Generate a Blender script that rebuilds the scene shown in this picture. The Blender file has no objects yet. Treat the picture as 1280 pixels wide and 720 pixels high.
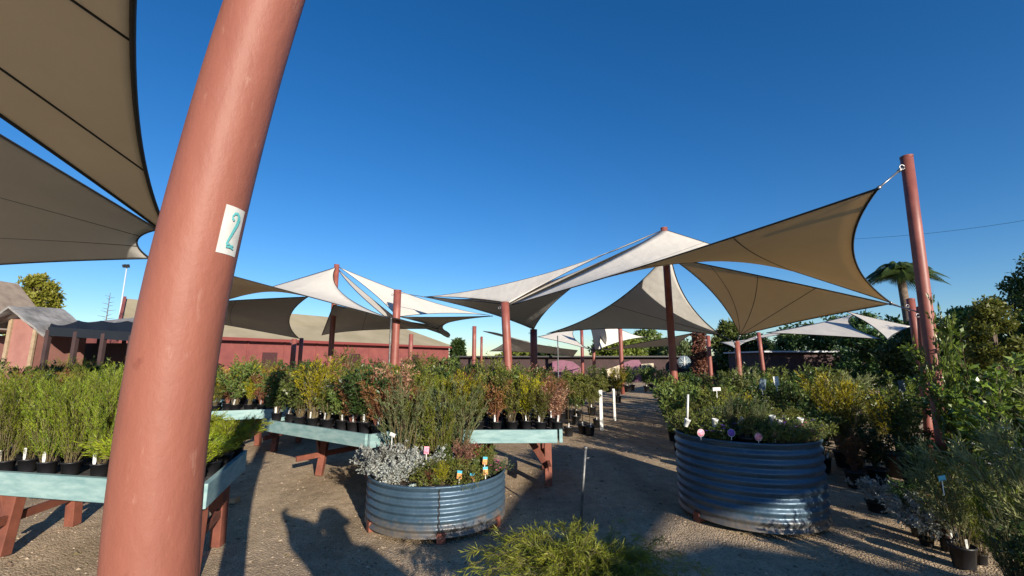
import bpy, bmesh, math, random
import numpy as np
from mathutils import Vector, Matrix, Quaternion
random.seed(7); np.random.seed(7)
S = bpy.context.scene; C = S.collection
W_, H_ = 1280, 720
F = 540.0; HOR = 450.0; CH = 1.6
PITCH = math.atan((HOR-360)/F)
cp, sp = math.cos(PITCH), math.sin(PITCH)
def ray(px, py):
    x = (px-640); y = (360-py)
    return Vector((x, F*cp - y*sp, F*sp + y*cp))
def P(px, py, Y):
    r = ray(px, py); return Vector((0,0,CH)) + r*(Y/r.y)
def Hh(px, py, z):
    r = ray(px, py); return Vector((0,0,CH)) + r*((z-CH)/r.z)
def G(px, py): return Hh(px, py, 0)

# ---------------------------------------------------------------- materials
def newmat(name):
    m = bpy.data.materials.new(name); m.use_nodes = True
    nt = m.node_tree; b = nt.nodes['Principled BSDF']
    return m, nt, b
def N(nt, t, **kw):
    n = nt.nodes.new(t)
    for k, v in kw.items(): setattr(n, k, v)
    return n
def noise(nt, scale, detail=4, coord='Object', rough=.6, vscale=None):
    tc = N(nt,'ShaderNodeTexCoord'); n = N(nt,'ShaderNodeTexNoise')
    n.inputs['Scale'].default_value = scale; n.inputs['Detail'].default_value = detail; n.inputs['Roughness'].default_value = rough
    if vscale:
        mp = N(nt,'ShaderNodeMapping'); mp.inputs['Scale'].default_value = vscale
        nt.links.new(tc.outputs[coord], mp.inputs[0]); nt.links.new(mp.outputs[0], n.inputs['Vector'])
    else: nt.links.new(tc.outputs[coord], n.inputs['Vector'])
    return n
def ramp(nt, src, stops):
    r = N(nt,'ShaderNodeValToRGB'); e = r.color_ramp.elements
    while len(e) < len(stops): e.new(.5)
    for k,(p,c) in enumerate(stops): e[k].position = p; e[k].color = (*c,1)
    nt.links.new(src, r.inputs[0]); return r
def bump(nt, b, src, strength, dist):
    bp = N(nt,'ShaderNodeBump'); bp.inputs['Strength'].default_value = strength; bp.inputs['Distance'].default_value = dist
    nt.links.new(src, bp.inputs['Height']); nt.links.new(bp.outputs[0], b.inputs['Normal']); return bp
def paint(name, c1, c2, scale=6, rough=.6, bs=.3, bd=.01, vscale=None, metal=0, spec=.5, lo=.35, hi=.65):
    m, nt, b = newmat(name)
    n = noise(nt, scale, 6, vscale=vscale)
    r = ramp(nt, n.outputs['Fac'], [(lo,c1),(hi,c2)])
    nt.links.new(r.outputs[0], b.inputs['Base Color'])
    b.inputs['Roughness'].default_value = rough; b.inputs['Metallic'].default_value = metal
    b.inputs['Specular IOR Level'].default_value = spec
    if bs: bump(nt, b, n.outputs['Fac'], bs, bd)
    return m
def leafmat(name, c1, c2, rough=.5, trans=.3, nscale=9, spec=.4):
    sat = lambda c: tuple(max(.008, (sum(c)/3+(v-sum(c)/3)*1.2)*1.15) for v in c)
    c1, c2 = tuple(v*.85 for v in sat(c1)), sat(c2)
    m, nt, b = newmat(name)
    n = noise(nt, nscale, 3)
    r = ramp(nt, n.outputs['Fac'], [(.35,c1),(.68,c2)])
    oi = N(nt,'ShaderNodeObjectInfo'); hs = N(nt,'ShaderNodeHueSaturation')
    mr = N(nt,'ShaderNodeMapRange'); mr.inputs[3].default_value = .7; mr.inputs[4].default_value = 1.3
    mh = N(nt,'ShaderNodeMapRange'); mh.inputs[3].default_value = .485; mh.inputs[4].default_value = .51
    L = nt.links.new
    L(oi.outputs['Random'], mr.inputs[0]); L(oi.outputs['Random'], mh.inputs[0])
    L(mr.outputs[0], hs.inputs['Value']); L(mh.outputs[0], hs.inputs['Hue']); L(r.outputs[0], hs.inputs['Color'])
    L(hs.outputs[0], b.inputs['Base Color']); b.inputs['Roughness'].default_value = rough
    b.inputs['Specular IOR Level'].default_value = spec
    t = N(nt,'ShaderNodeBsdfTranslucent'); mx = N(nt,'ShaderNodeMixShader'); mx.inputs[0].default_value = trans
    L(hs.outputs[0], t.inputs[0]); L(b.outputs[0], mx.inputs[1]); L(t.outputs[0], mx.inputs[2])
    L(mx.outputs[0], nt.nodes['Material Output'].inputs[0]); return m
def plain(name, c, rough=.6, metal=0, spec=.5):
    return paint(name, tuple(v*.85 for v in c), tuple(min(1,v*1.1) for v in c), 15, rough, 0, 0, metal=metal, spec=spec)

M = {}
# terracotta painted steel posts
m, nt, b = newmat('terracotta_paint')
n1 = noise(nt, 3.5, 8, vscale=(1,1,.35)); n2 = noise(nt, 14, 6, vscale=(1,1,.55)); n3 = noise(nt, 9, 4)
r1 = ramp(nt, n1.outputs['Fac'], [(.3,(.20,.068,.046)),(.7,(.275,.10,.068))])
r2 = ramp(nt, n3.outputs['Fac'], [(.25,(.28,.075,.05)),(.36,(1,1,1))])
mx = N(nt,'ShaderNodeMix', data_type='RGBA', blend_type='MULTIPLY'); mx.inputs[0].default_value = .6
nt.links.new(r1.outputs[0], mx.inputs[6]); nt.links.new(r2.outputs[0], mx.inputs[7]); nt.links.new(mx.outputs[2], b.inputs['Base Color'])
b.inputs['Roughness'].default_value = .56; b.inputs['Specular IOR Level'].default_value = .34
mm = N(nt,'ShaderNodeMath', operation='ADD'); nt.links.new(n1.outputs['Fac'], mm.inputs[0]); nt.links.new(n2.outputs['Fac'], mm.inputs[1])
bump(nt, b, mm.outputs[0], .32, .014); M['post'] = m
n4 = noise(nt, 22, 8, rough=.75, vscale=(1,1,.25)); r4 = ramp(nt, n4.outputs['Fac'], [(.60,(0,0,0)),(.66,(1,1,1))])
mx4 = N(nt,'ShaderNodeMix', data_type='RGBA'); mv = N(nt,'ShaderNodeMath', operation='MULTIPLY'); mv.inputs[1].default_value = .35; nt.links.new(r4.outputs[0], mv.inputs[0]); nt.links.new(mv.outputs[0], mx4.inputs[0]); nt.links.new(mx.outputs[2], mx4.inputs[6]); mx4.inputs[7].default_value = (.36,.20,.15,1); nt.links.new(mx4.outputs[2], b.inputs['Base Color'])
M['post_red'] = paint('faded_red_post_paint', (.19,.055,.042), (.27,.085,.062), 4, .5, .3, .01)
M['post_dark'] = paint('dark_post_paint', (.16,.035,.03), (.24,.06,.045), 5, .45)
# shade cloth
def cloth(name, col, tcol, t=.45):
    m, nt, b = newmat(name); L = nt.links.new
    n = noise(nt, 1.2, 5); r = ramp(nt, n.outputs['Fac'], [(.3,tuple(v*.9 for v in col)),(.7,col)])
    L(r.outputs[0], b.inputs['Base Color']); b.inputs['Roughness'].default_value = .85; b.inputs['Specular IOR Level'].default_value = .15
    w = noise(nt, 1.1, 3, vscale=(1,.35,1)); bp0 = bump(nt, b, w.outputs['Fac'], .5, .12); w2 = noise(nt, 120, 1); bp1 = N(nt,'ShaderNodeBump'); bp1.inputs['Strength'].default_value = .25; bp1.inputs['Distance'].default_value = .004; nt.links.new(w2.outputs['Fac'], bp1.inputs['Height']); nt.links.new(bp0.outputs[0], bp1.inputs['Normal']); nt.links.new(bp1.outputs[0], b.inputs['Normal'])
    tr = N(nt,'ShaderNodeBsdfTranslucent'); tr.inputs[0].default_value = (*tcol,1)
    mx = N(nt,'ShaderNodeMixShader'); mx.inputs[0].default_value = t
    L(b.outputs[0], mx.inputs[1]); L(tr.outputs[0], mx.inputs[2]); L(mx.outputs[0], nt.nodes['Material Output'].inputs[0]); return m
M['cloth'] = cloth('cream_shade_cloth', (.88,.85,.77), (.62,.46,.25), .36)
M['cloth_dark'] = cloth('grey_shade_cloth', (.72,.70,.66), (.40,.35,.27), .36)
M['black_cloth'] = cloth('black_shade_cloth', (.02,.025,.035), (.02,.02,.02), .2)
M['hem'] = plain('dark_hem', (.02,.02,.022), .8)
M['wire'] = plain('galvanised_wire', (.25,.25,.26), .4, .8)
M['teal'] = paint('weathered_turquoise_paint', (.15,.27,.27), (.27,.39,.38), 5, .75, .4, .006, vscale=(1,1,4))
M['leg'] = paint('red_brown_timber', (.12,.036,.022), (.21,.065,.038), 6, .75, .4, .008)
M['timber'] = paint('bare_timber', (.25,.18,.11), (.36,.27,.18), 9, .8)
M['deck'] = paint('dark_decking', (.03,.03,.03), (.07,.06,.055), 9, .8)
M['pot'] = plain('black_plastic_pot', (.012,.012,.014), .45)
M['tray'] = plain('grey_plastic_tray', (.06,.065,.075), .5)
M['soil'] = paint('potting_mix', (.02,.012,.008), (.07,.045,.03), 60, .95, .8, .02)
M['white'] = plain('white_plastic', (.58,.58,.55), .5)
M['ink'] = plain('label_print', (.08,.08,.09), .7)
M['pinktag'] = paint('pink_print', (.75,.10,.22), (.85,.45,.5), 40, .5, 0)
M['bluetag'] = plain('blue_print', (.08,.42,.55), .5)
M['orange'] = paint('orange_print', (.6,.18,.04), (.8,.45,.15), 60, .5, 0)
M['petal_y'] = plain('yellow_petals', (.8,.45,.02), .6)
M['petal_o'] = plain('orange_petals', (.75,.12,.01), .6)
M['petal_w'] = plain('white_petals', (.75,.72,.68), .6)
M['petal_p'] = plain('purple_petals', (.16,.07,.4), .6)
M['petal_pk'] = plain('pink_petals', (.6,.12,.25), .6)
M['steel'] = paint('galvanised_stake', (.08,.085,.085), (.19,.19,.185), 25, .5, .2, .003, metal=.5)
M['tank'] = None
m, nt, b = newmat('blue_grey_tank_steel')
n = noise(nt, 3, 6); r = ramp(nt, n.outputs['Fac'], [(.3,(.042,.082,.122)),(.7,(.075,.125,.172))])
n2 = noise(nt, 50, 4); r2 = ramp(nt, n2.outputs['Fac'], [(.66,(0,0,0)),(.74,(1,1,1))])
mx = N(nt,'ShaderNodeMix', data_type='RGBA'); nt.links.new(r2.outputs[0], mx.inputs[0]); nt.links.new(r.outputs[0], mx.inputs[6]); mx.inputs[7].default_value = (.22,.24,.23,1)
nt.links.new(mx.outputs[2], b.inputs['Base Color']); b.inputs['Roughness'].default_value = .36; b.inputs['Metallic'].default_value = .35
tc = N(nt,'ShaderNodeTexCoord'); sx = N(nt,'ShaderNodeSeparateXYZ'); nt.links.new(tc.outputs['Object'], sx.inputs[0]); n5 = noise(nt, 9, 7, rough=.7)
a1 = N(nt,'ShaderNodeMath', operation='MULTIPLY_ADD'); nt.links.new(n5.outputs['Fac'], a1.inputs[0]); a1.inputs[1].default_value = .45; a1.inputs[2].default_value = -.10
a2 = N(nt,'ShaderNodeMath', operation='SUBTRACT'); nt.links.new(a1.outputs[0], a2.inputs[0]); nt.links.new(sx.outputs['Z'], a2.inputs[1])
a3 = N(nt,'ShaderNodeMapRange'); a3.inputs[1].default_value = -.01; a3.inputs[2].default_value = .12; a3.inputs[4].default_value = .75; nt.links.new(a2.outputs[0], a3.inputs[0])
mx2 = N(nt,'ShaderNodeMix', data_type='RGBA'); nt.links.new(a3.outputs[0], mx2.inputs[0]); nt.links.new(mx.outputs[2], mx2.inputs[6]); mx2.inputs[7].default_value = (.20,.15,.10,1); nt.links.new(mx2.outputs[2], b.inputs['Base Color'])
n6 = noise(nt, 4, 3); bump(nt, b, n6.outputs['Fac'], .5, .03)
rr_ = ramp(nt, n5.outputs['Fac'], [(.35,(.30,.30,.30)),(.7,(.55,.55,.55))]); nt.links.new(rr_.outputs[0], b.inputs['Roughness'])
M['tank'] = m
M['redwall'] = paint('red_rendered_wall', (.17,.045,.042), (.23,.066,.055), 1.2, .85)
M['roof'] = paint('beige_metal_roof', (.30,.25,.15), (.37,.31,.20), .6, .8, .2, .03, vscale=(1,1,1))
M['pink'] = paint('faded_pink_wall', (.25,.11,.09), (.32,.15,.125), 2, .85)
M['thatch'] = paint('weathered_grey_cloth_roof', (.13,.125,.12), (.28,.27,.26), 3, .9, .5, .05)
M['darkwall'] = paint('dark_brown_wall', (.035,.02,.02), (.06,.032,.032), 2, .85)
M['purple'] = paint('mauve_panel', (.16,.06,.095), (.22,.085,.13), 3, .7)
M['cream'] = plain('cream_board', (.5,.42,.3), .7)
M['greyblue'] = paint('pale_blue_disc', (.07,.11,.13), (.16,.21,.24), 9, .6)
M['skin'] = plain('skin', (.5,.28,.2), .5)
M['shirt'] = plain('shirt_cotton', (.08,.1,.16), .8)
M['hat'] = plain('straw_hat', (.45,.35,.2), .8)
M['bark'] = paint('bark', (.08,.055,.04), (.18,.13,.095), 8, .9, .8, .03)
M['stem'] = paint('green_brown_stem', (.10,.07,.035), (.16,.13,.06), 20, .8, 0)
M['redstem'] = paint('reddish_stem', (.16,.05,.035), (.22,.10,.06), 20, .8, 0)
# leaves
LM = {
 'feather': leafmat('feathery_leaf', (.10,.15,.02), (.23,.27,.045)),
 'lime': leafmat('lime_leaf', (.14,.20,.02), (.30,.34,.05)),
 'needle': leafmat('grey_green_needle', (.07,.10,.045), (.15,.18,.08)),
 'olive': leafmat('olive_leaf', (.075,.10,.025), (.18,.19,.05)),
 'broad': leafmat('mid_green_leaf', (.06,.095,.028), (.14,.17,.055), .4),
 'gold': leafmat('yellow_green_leaf', (.17,.17,.02), (.34,.30,.04)),
 'bronze': leafmat('bronze_leaf', (.14,.06,.035), (.24,.14,.06)),
 'red': leafmat('red_leaf', (.18,.03,.04), (.30,.09,.08)),
 'silver': leafmat('silver_leaf', (.26,.28,.26), (.46,.47,.44), .6),
 'dark': leafmat('dark_green_leaf', (.025,.05,.018), (.06,.095,.03), .4),
 'glossy': leafmat('glossy_leaf', (.05,.085,.02), (.14,.18,.04), .3, .25, 9, .6),
 'weep': leafmat('weeping_leaf', (.13,.17,.03), (.28,.30,.06), .5),
 'gum': leafmat('dusty_leaf', (.13,.16,.07), (.27,.28,.14), .5),
 'pine': leafmat('golden_conifer_leaf', (.10,.11,.02), (.22,.20,.05), .6),
 'palm': leafmat('palm_leaf', (.04,.065,.02), (.09,.12,.04), .45),
 'pinkish': leafmat('pink_tinged_leaf', (.20,.10,.07), (.32,.2,.14), .5),
 'succ': leafmat('pale_succulent', (.35,.45,.42), (.6,.66,.62), .5),
 'creeper': leafmat('red_creeper_leaf', (.09,.035,.03), (.17,.08,.055), .6),
}

# ---------------------------------------------------------------- object helpers
def tag(o, label=None, cat=None, group=None, kind=None):
    if label: o['label'] = label
    if cat: o['category'] = cat
    if group: o['group'] = group
    if kind: o['kind'] = kind
    return o
def thing(name, label, cat, loc=(0,0,0), rotz=0, group=None):
    o = bpy.data.objects.new(name, None); o.empty_display_size = .1; C.objects.link(o)
    o.location = loc; o.rotation_euler = (0,0,rotz); return tag(o, label, cat, group)
def mesh_obj(name, me, parent=None):
    o = bpy.data.objects.new(name, me); C.objects.link(o)
    if parent: o.parent = parent
    return o
class MB:
    def __init__(s): s.v = []; s.f = []; s.mi = []; s.mats = []; s.cur = 0; s.sm = []; s.smooth = False
    def mat(s, m):
        if m not in s.mats: s.mats.append(m)
        s.cur = s.mats.index(m); return s
    def add(s, vs, fs):
        o = len(s.v); s.v += [tuple(v) for v in vs]
        for f in fs: s.f.append(tuple(i+o for i in f)); s.mi.append(s.cur); s.sm.append(s.smooth)
    def box(s, c, size, rot=None, taper=1):
        hx,hy,hz = size[0]/2,size[1]/2,size[2]/2; R = rot or Matrix.Identity(3); c = Vector(c); vs = []
        for z in (-1,1):
            k = taper if z > 0 else 1
            for x,y in ((-1,-1),(1,-1),(1,1),(-1,1)): vs.append(c + R @ Vector((x*hx*k,y*hy*k,z*hz)))
        s.add(vs, [(0,3,2,1),(4,5,6,7),(0,1,5,4),(1,2,6,5),(2,3,7,6),(3,0,4,7)])
    def beam(s, a, b, w, h, up=(0,0,1)):
        a = Vector(a); b = Vector(b); d = b-a; L = d.length; z = d.normalized(); u = Vector(up)
        if abs(z.dot(u)) > .98: u = Vector((0,1,0))
        x = u.cross(z).normalized(); y = z.cross(x)
        s.box((a+b)/2, (w,h,L), Matrix((x,y,z)).transposed())
    def tube(s, pts, rad, n=8, cap=True):
        pts = [Vector(p) for p in pts]; vs = []; fs = []; k = len(pts)
        rs = rad if isinstance(rad,(list,tuple)) else [rad]*k
        pu = None
        for i,p in enumerate(pts):
            t = (pts[min(i+1,k-1)]-pts[max(i-1,0)]).normalized()
            if pu is None: pu = Vector((0,0,1)) if abs(t.z) < .9 else Vector((1,0,0))
            x = pu.cross(t)
            if x.length < 1e-5: x = Vector((1,0,0)).cross(t)
            x.normalize(); y = t.cross(x); pu = y
            for j in range(n):
                a = 2*math.pi*j/n; vs.append(p + (x*math.cos(a)+y*math.sin(a))*rs[i])
        for i in range(k-1):
            for j in range(n):
                j2 = (j+1)%n; fs.append((i*n+j, i*n+j2, (i+1)*n+j2, (i+1)*n+j))
        if cap: fs.append(tuple(range(n-1,-1,-1))); fs.append(tuple((k-1)*n+j for j in range(n)))
        sm = s.smooth; s.smooth = True; s.add(vs, fs); s.smooth = sm
    def lathe(s, prof, c=(0,0,0), n=32, cap=False):
        c = Vector(c); vs = []; fs = []; k = len(prof)
        for r,z in prof:
            for j in range(n):
                a = 2*math.pi*j/n; vs.append(c+Vector((r*math.cos(a), r*math.sin(a), z)))
        for i in range(k-1):
            for j in range(n):
                j2 = (j+1)%n; fs.append((i*n+j,i*n+j2,(i+1)*n+j2,(i+1)*n+j))
        if cap: fs.append(tuple((k-1)*n+j for j in range(n)))
        sm = s.smooth; s.smooth = True; s.add(vs, fs); s.smooth = sm
    def mesh(s, name, mat=None):
        me = bpy.data.meshes.new(name); me.from_pydata(s.v, [], s.f)
        for m in (s.mats or [mat]): me.materials.append(m)
        if s.mats: me.polygons.foreach_set('material_index', s.mi)
        me.polygons.foreach_set('use_smooth', s.sm); me.update(); return me
    def build(s, name, mat=None, parent=None, bevel=0):
        o = mesh_obj(name, s.mesh(name, mat), parent)
        if bevel:
            bv = o.modifiers.new('bevel','BEVEL'); bv.width = bevel; bv.segments = 2; bv.limit_method = 'ANGLE'
        return o

# ---------------------------------------------------------------- world, sun, camera
AZ = math.radians(-28); EL = math.radians(16.5)   # shadows fall towards AZ (left of straight ahead)
sd = Vector((math.sin(AZ)*math.cos(EL), math.cos(AZ)*math.cos(EL), -math.sin(EL)))
tosun = -sd; hs_ = Vector((-math.sin(AZ), -math.cos(AZ), 0)); TEL = math.tan(EL)
w = bpy.data.worlds.new('World'); S.world = w; w.use_nodes = True; nt = w.node_tree
bg = nt.nodes['Background']; sky = N(nt,'ShaderNodeTexSky', sky_type='NISHITA'); sky.sun_disc = False
sky.sun_elevation = EL; sky.sun_rotation = math.atan2(tosun.x, tosun.y); sky.air_density = 1.0; sky.dust_density = .1; sky.ozone_density = 3.0; sky.altitude = 0
hsn = N(nt,'ShaderNodeHueSaturation'); hsn.inputs['Saturation'].default_value = 1.3; hsn.inputs['Value'].default_value = 1.0
nt.links.new(sky.outputs[0], hsn.inputs['Color']); tn = N(nt,'ShaderNodeMix', data_type='RGBA', blend_type='MULTIPLY'); tn.inputs[0].default_value = 1; tn.inputs[7].default_value = (.83,.91,1.08,1)
nt.links.new(hsn.outputs[0], tn.inputs[6]); nt.links.new(tn.outputs[2], bg.inputs[0]); bg.inputs[1].default_value = .085
sl = bpy.data.lights.new('sun','SUN'); sl.energy = 5.0; sl.angle = math.radians(.5); sl.color = (1,.90,.76)
so = bpy.data.objects.new('sun', sl); C.objects.link(so); so.rotation_euler = sd.to_track_quat('-Z','Y').to_euler()
cam = bpy.data.cameras.new('camera'); cam.sensor_width = 36; cam.lens = F/1280*36; cam.clip_start = .05; cam.clip_end = 2000
co = bpy.data.objects.new('camera', cam); C.objects.link(co); co.location = (0,0,CH); co.rotation_euler = (math.pi/2+PITCH,0,0); S.camera = co
S.view_settings.view_transform = 'Standard'; S.view_settings.look = 'None'; S.view_settings.exposure = 0.7; S.view_settings.gamma = 1
S.render.engine = 'CYCLES'; S.cycles.max_bounces = 6; S.cycles.diffuse_bounces = 3; S.cycles.transparent_max_bounces = 4

# ---------------------------------------------------------------- ground
m, nt, b = newmat('compacted_gravel'); L = nt.links.new
big = noise(nt, .5, 5); mid = noise(nt, 6, 8, rough=.7)
tc = N(nt,'ShaderNodeTexCoord'); vo = N(nt,'ShaderNodeTexVoronoi'); vo.inputs['Scale'].default_value = 70; L(tc.outputs['Object'], vo.inputs['Vector'])
rb = ramp(nt, big.outputs['Fac'], [(.3,(.40,.31,.21)),(.7,(.60,.48,.34))])
rm = ramp(nt, mid.outputs['Fac'], [(.3,(.68,.66,.64)),(.7,(1.12,1.1,1.08))])
rv = ramp(nt, vo.outputs['Color'], [(.0,(.5,.48,.46)),(.25,(.85,.83,.8)),(1,(1.15,1.15,1.15))])
trk = noise(nt, 1.6, 5, vscale=(1,.16,1)); rt = ramp(nt, trk.outputs['Fac'], [(.38,(.72,.70,.68)),(.58,(1.04,1.03,1.02))])
m0 = N(nt,'ShaderNodeMix', data_type='RGBA', blend_type='MULTIPLY'); m0.inputs[0].default_value = .8; L(rb.outputs[0], m0.inputs[6]); L(rt.outputs[0], m0.inputs[7])
m1 = N(nt,'ShaderNodeMix', data_type='RGBA', blend_type='MULTIPLY'); m1.inputs[0].default_value = 1
m2 = N(nt,'ShaderNodeMix', data_type='RGBA', blend_type='MULTIPLY'); m2.inputs[0].default_value = .85
L(m0.outputs[2], m1.inputs[6]); L(rm.outputs[0], m1.inputs[7]); L(m1.outputs[2], m2.inputs[6]); L(rv.outputs[0], m2.inputs[7])
L(m2.outputs[2], b.inputs['Base Color']); b.inputs['Roughness'].default_value = .95; b.inputs['Specular IOR Level'].default_value = .1
ma = N(nt,'ShaderNodeMath', operation='MULTIPLY_ADD'); L(vo.outputs['Distance'], ma.inputs[0]); ma.inputs[1].default_value = -.5; L(mid.outputs['Fac'], ma.inputs[2])
bump(nt, b, ma.outputs[0], .9, .020); M['ground'] = m
g = MB(); 
xs = [-600,-100,-40]+[ -20+.5*i for i in range(81)]+[40,100,600]; ys = [-200,-40]+[-12+.5*i for i in range(85)]+[60,150,900]
nx = len(xs)
def gz(x,y): return .012*math.sin(x*1.3+y*.7)+.010*math.sin(y*2.1-x*.9) if abs(x)<19 and -11<y<29 else 0
g.smooth = True
g.add([(x,y,gz(x,y)-.012) for y in ys for x in xs], [(j*nx+i,j*nx+i+1,(j+1)*nx+i+1,(j+1)*nx+i) for j in range(len(ys)-1) for i in range(nx-1)])
tag(g.build('ground', M['ground']), kind='structure')
# loose stones, bark chips and dropped leaves scattered over the gravel
lb = MB(); pal = [paint('chip_pale',(.3,.23,.16),(.45,.36,.26),30,.9,0), paint('chip_dark',(.09,.06,.04),(.2,.13,.08),30,.9,0), M['stem']]
for i in range(22000):
    y = 1.6+10*random.random()**1.6; x = random.uniform(-1.3,1.3)*y
    s_ = random.uniform(.003,.009)*(2.2 if random.random()<.07 else 1); lb.mat(random.choice(pal)); a = random.uniform(0,6.28)
    ca, sa = math.cos(a)*s_*random.uniform(1,2.4), math.sin(a)*s_; z0 = gz(x,y)-.012
    lb.add([(x+ca,y+sa,z0),(x-sa,y+ca*.6,z0),(x-ca,y-sa,z0),(x+sa,y-ca*.6,z0),(x,y,z0+s_*.9)], [(0,1,4),(1,2,4),(2,3,4),(3,0,4)])
tag(lb.build('gravel_chips'), 'loose stones and bark chips over the compacted gravel', 'gravel', kind='stuff')

# ---------------------------------------------------------------- foliage
def foliage(name, mat, n_stems=20, h=.5, base=.04, spread=.3, curve=1.6, droop=0, twigs=8, tl=.12, t0=.15, leaves=5, ll=.03, lw=.006,
            up=.6, seed=1, stem_r=.003, hv=.25, stemmat='stem', leafdroop=0, flowers=None, crown=None):
    rng = np.random.default_rng(seed); V=[]; Fc=[]; mi=[]
    def addquads(vs, m):
        o = sum(len(a) for a in V); k = len(vs)//4; V.append(vs)
        Fc.append(np.arange(k*4).reshape(k,4)+o); mi.append(np.full(k,m))
    def unit(a): return a/np.maximum(np.linalg.norm(a,axis=-1,keepdims=True),1e-6)
    A = rng.uniform(0,2*np.pi,n_stems); Rr = np.sqrt(rng.uniform(0,1,n_stems))
    out = np.stack([np.cos(A),np.sin(A),np.zeros(n_stems)],1)
    hh = h*(1-hv*rng.uniform(0,1,n_stems)-.35*hv*Rr*2*(1 if not crown else 0)); spd = spread*Rr*rng.uniform(.7,1.1,n_stems)
    wob = rng.normal(0,.03*h,(n_stems,3)); wob[:,2]=0
    def pt(i,t):
        t = t[...,None]
        z = hh[i][...,None]*t - droop*h*(t**3)
        p = out[i]*(base*Rr[i][...,None]+spd[i][...,None]*t**curve)+wob[i]*np.sin(t*4)
        return p + np.array([0,0,1.])*z
    if crown:  # standard: bare stem then ball
        def pt(i,t):
            t = t[...,None]; k = crown['k']
            hh2 = hh[i][...,None]; d = unit(out[i]*Rr[i][...,None]*2+np.array([0,0,1.])*crown['up']*rng_z[i][...,None])
            lo = np.array([0,0,1.])*h*k*np.clip(t/.35,0,1); return lo + d*crown['r']*np.clip((t-.35)/.65,0,1)
        rng_z = rng.uniform(-.6,1.2,n_stems); t0 = .5
    # stems as crossed ribbons
    ts = np.linspace(0,1,6); idx = np.arange(n_stems)
    pts = np.stack([pt(idx,np.full(n_stems,t)) for t in ts],1)
    for ax in (0,1):
        side = np.zeros((n_stems,3)); side[:,ax]=1
        for k in range(5):
            r0 = stem_r*(1-.15*k); r1 = stem_r*(1-.15*(k+1)); a=pts[:,k]; b_=pts[:,k+1]
            addquads(np.stack([a-side*r0,a+side*r0,b_+side*r1,b_-side*r1],1).reshape(-1,3),1)
    # twigs
    nt_ = n_stems*twigs; i = np.repeat(idx,twigs); t = t0+(1-t0)*rng.uniform(0,1,nt_)**.85
    o = pt(i,t); tang = unit(pt(i,np.minimum(t+.03,1.03))-pt(i,t-.03)+1e-6)
    rd = unit(rng.normal(0,1,(nt_,3))); d = unit(tang*up+rd*(1-up)+out[i]*.15)
    Lt = tl*rng.uniform(.5,1.1,nt_)*(1-.3*t)
    e = o+d*Lt[:,None]; e[:,2] -= leafdroop*Lt*.5
    sd_ = unit(np.cross(d,rng.normal(0,1,(nt_,3))))*stem_r*.4
    addquads(np.stack([o-sd_,o+sd_,e+sd_*.5,e-sd_*.5],1).reshape(-1,3),1)
    # leaves
    nl = nt_*leaves; j = np.repeat(np.arange(nt_),leaves); u = np.tile((np.arange(leaves)+.8)/leaves,nt_)
    lo = o[j]+(e[j]-o[j])*u[:,None]; rd = unit(rng.normal(0,1,(nl,3)))
    ld = unit(d[j]*up+rd*(1-up*.8)); ld[:,2] -= leafdroop; ld = unit(ld)
    l = ll*rng.uniform(.6,1.15,nl)[:,None]; sd2 = unit(np.cross(ld,rng.normal(0,1,(nl,3)))); nn = np.cross(sd2,ld)
    wv = sd2*lw*rng.uniform(.7,1.2,nl)[:,None]/2
    mid_ = lo+ld*l*.45; tip = lo+ld*l-nn*l*.12
    addquads(np.stack([lo,mid_+wv+nn*lw*.15,tip,mid_-wv+nn*lw*.15],1).reshape(-1,3),0)
    mats = [mat, M[stemmat]]
    if flowers:
        fm, nf, fs = flowers; mats.append(fm); i = rng.integers(0,n_stems,nf); t = rng.uniform(.8,1.02,nf); c = pt(i,t)+rng.normal(0,tl*.4,(nf,3))
        for q in range(5):
            a = q*1.2566; dv = np.array([math.cos(a),math.sin(a),.35]); sv = np.array([-math.sin(a),math.cos(a),0])
            n_ = c.shape[0]; z_=np.zeros((n_,3)); addquads(np.stack([c,c+dv*fs*.6+sv*fs*.35,c+dv*fs,c+dv*fs*.6-sv*fs*.35],1).reshape(-1,3),2)
    v = np.concatenate(V); f = np.concatenate(Fc); mi_ = np.concatenate(mi)
    me = bpy.data.meshes.new(name); me.vertices.add(len(v)); me.vertices.foreach_set('co', v.ravel().astype(np.float32))
    me.loops.add(len(f)*4); me.loops.foreach_set('vertex_index', f.ravel().astype(np.int32))
    me.polygons.add(len(f)); me.polygons.foreach_set('loop_start', (np.arange(len(f))*4).astype(np.int32))
    for mm_ in mats: me.materials.append(mm_)
    me.polygons.foreach_set('material_index', mi_.astype(np.int32)); me.update(calc_edges=True); me.validate(); return me

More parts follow.
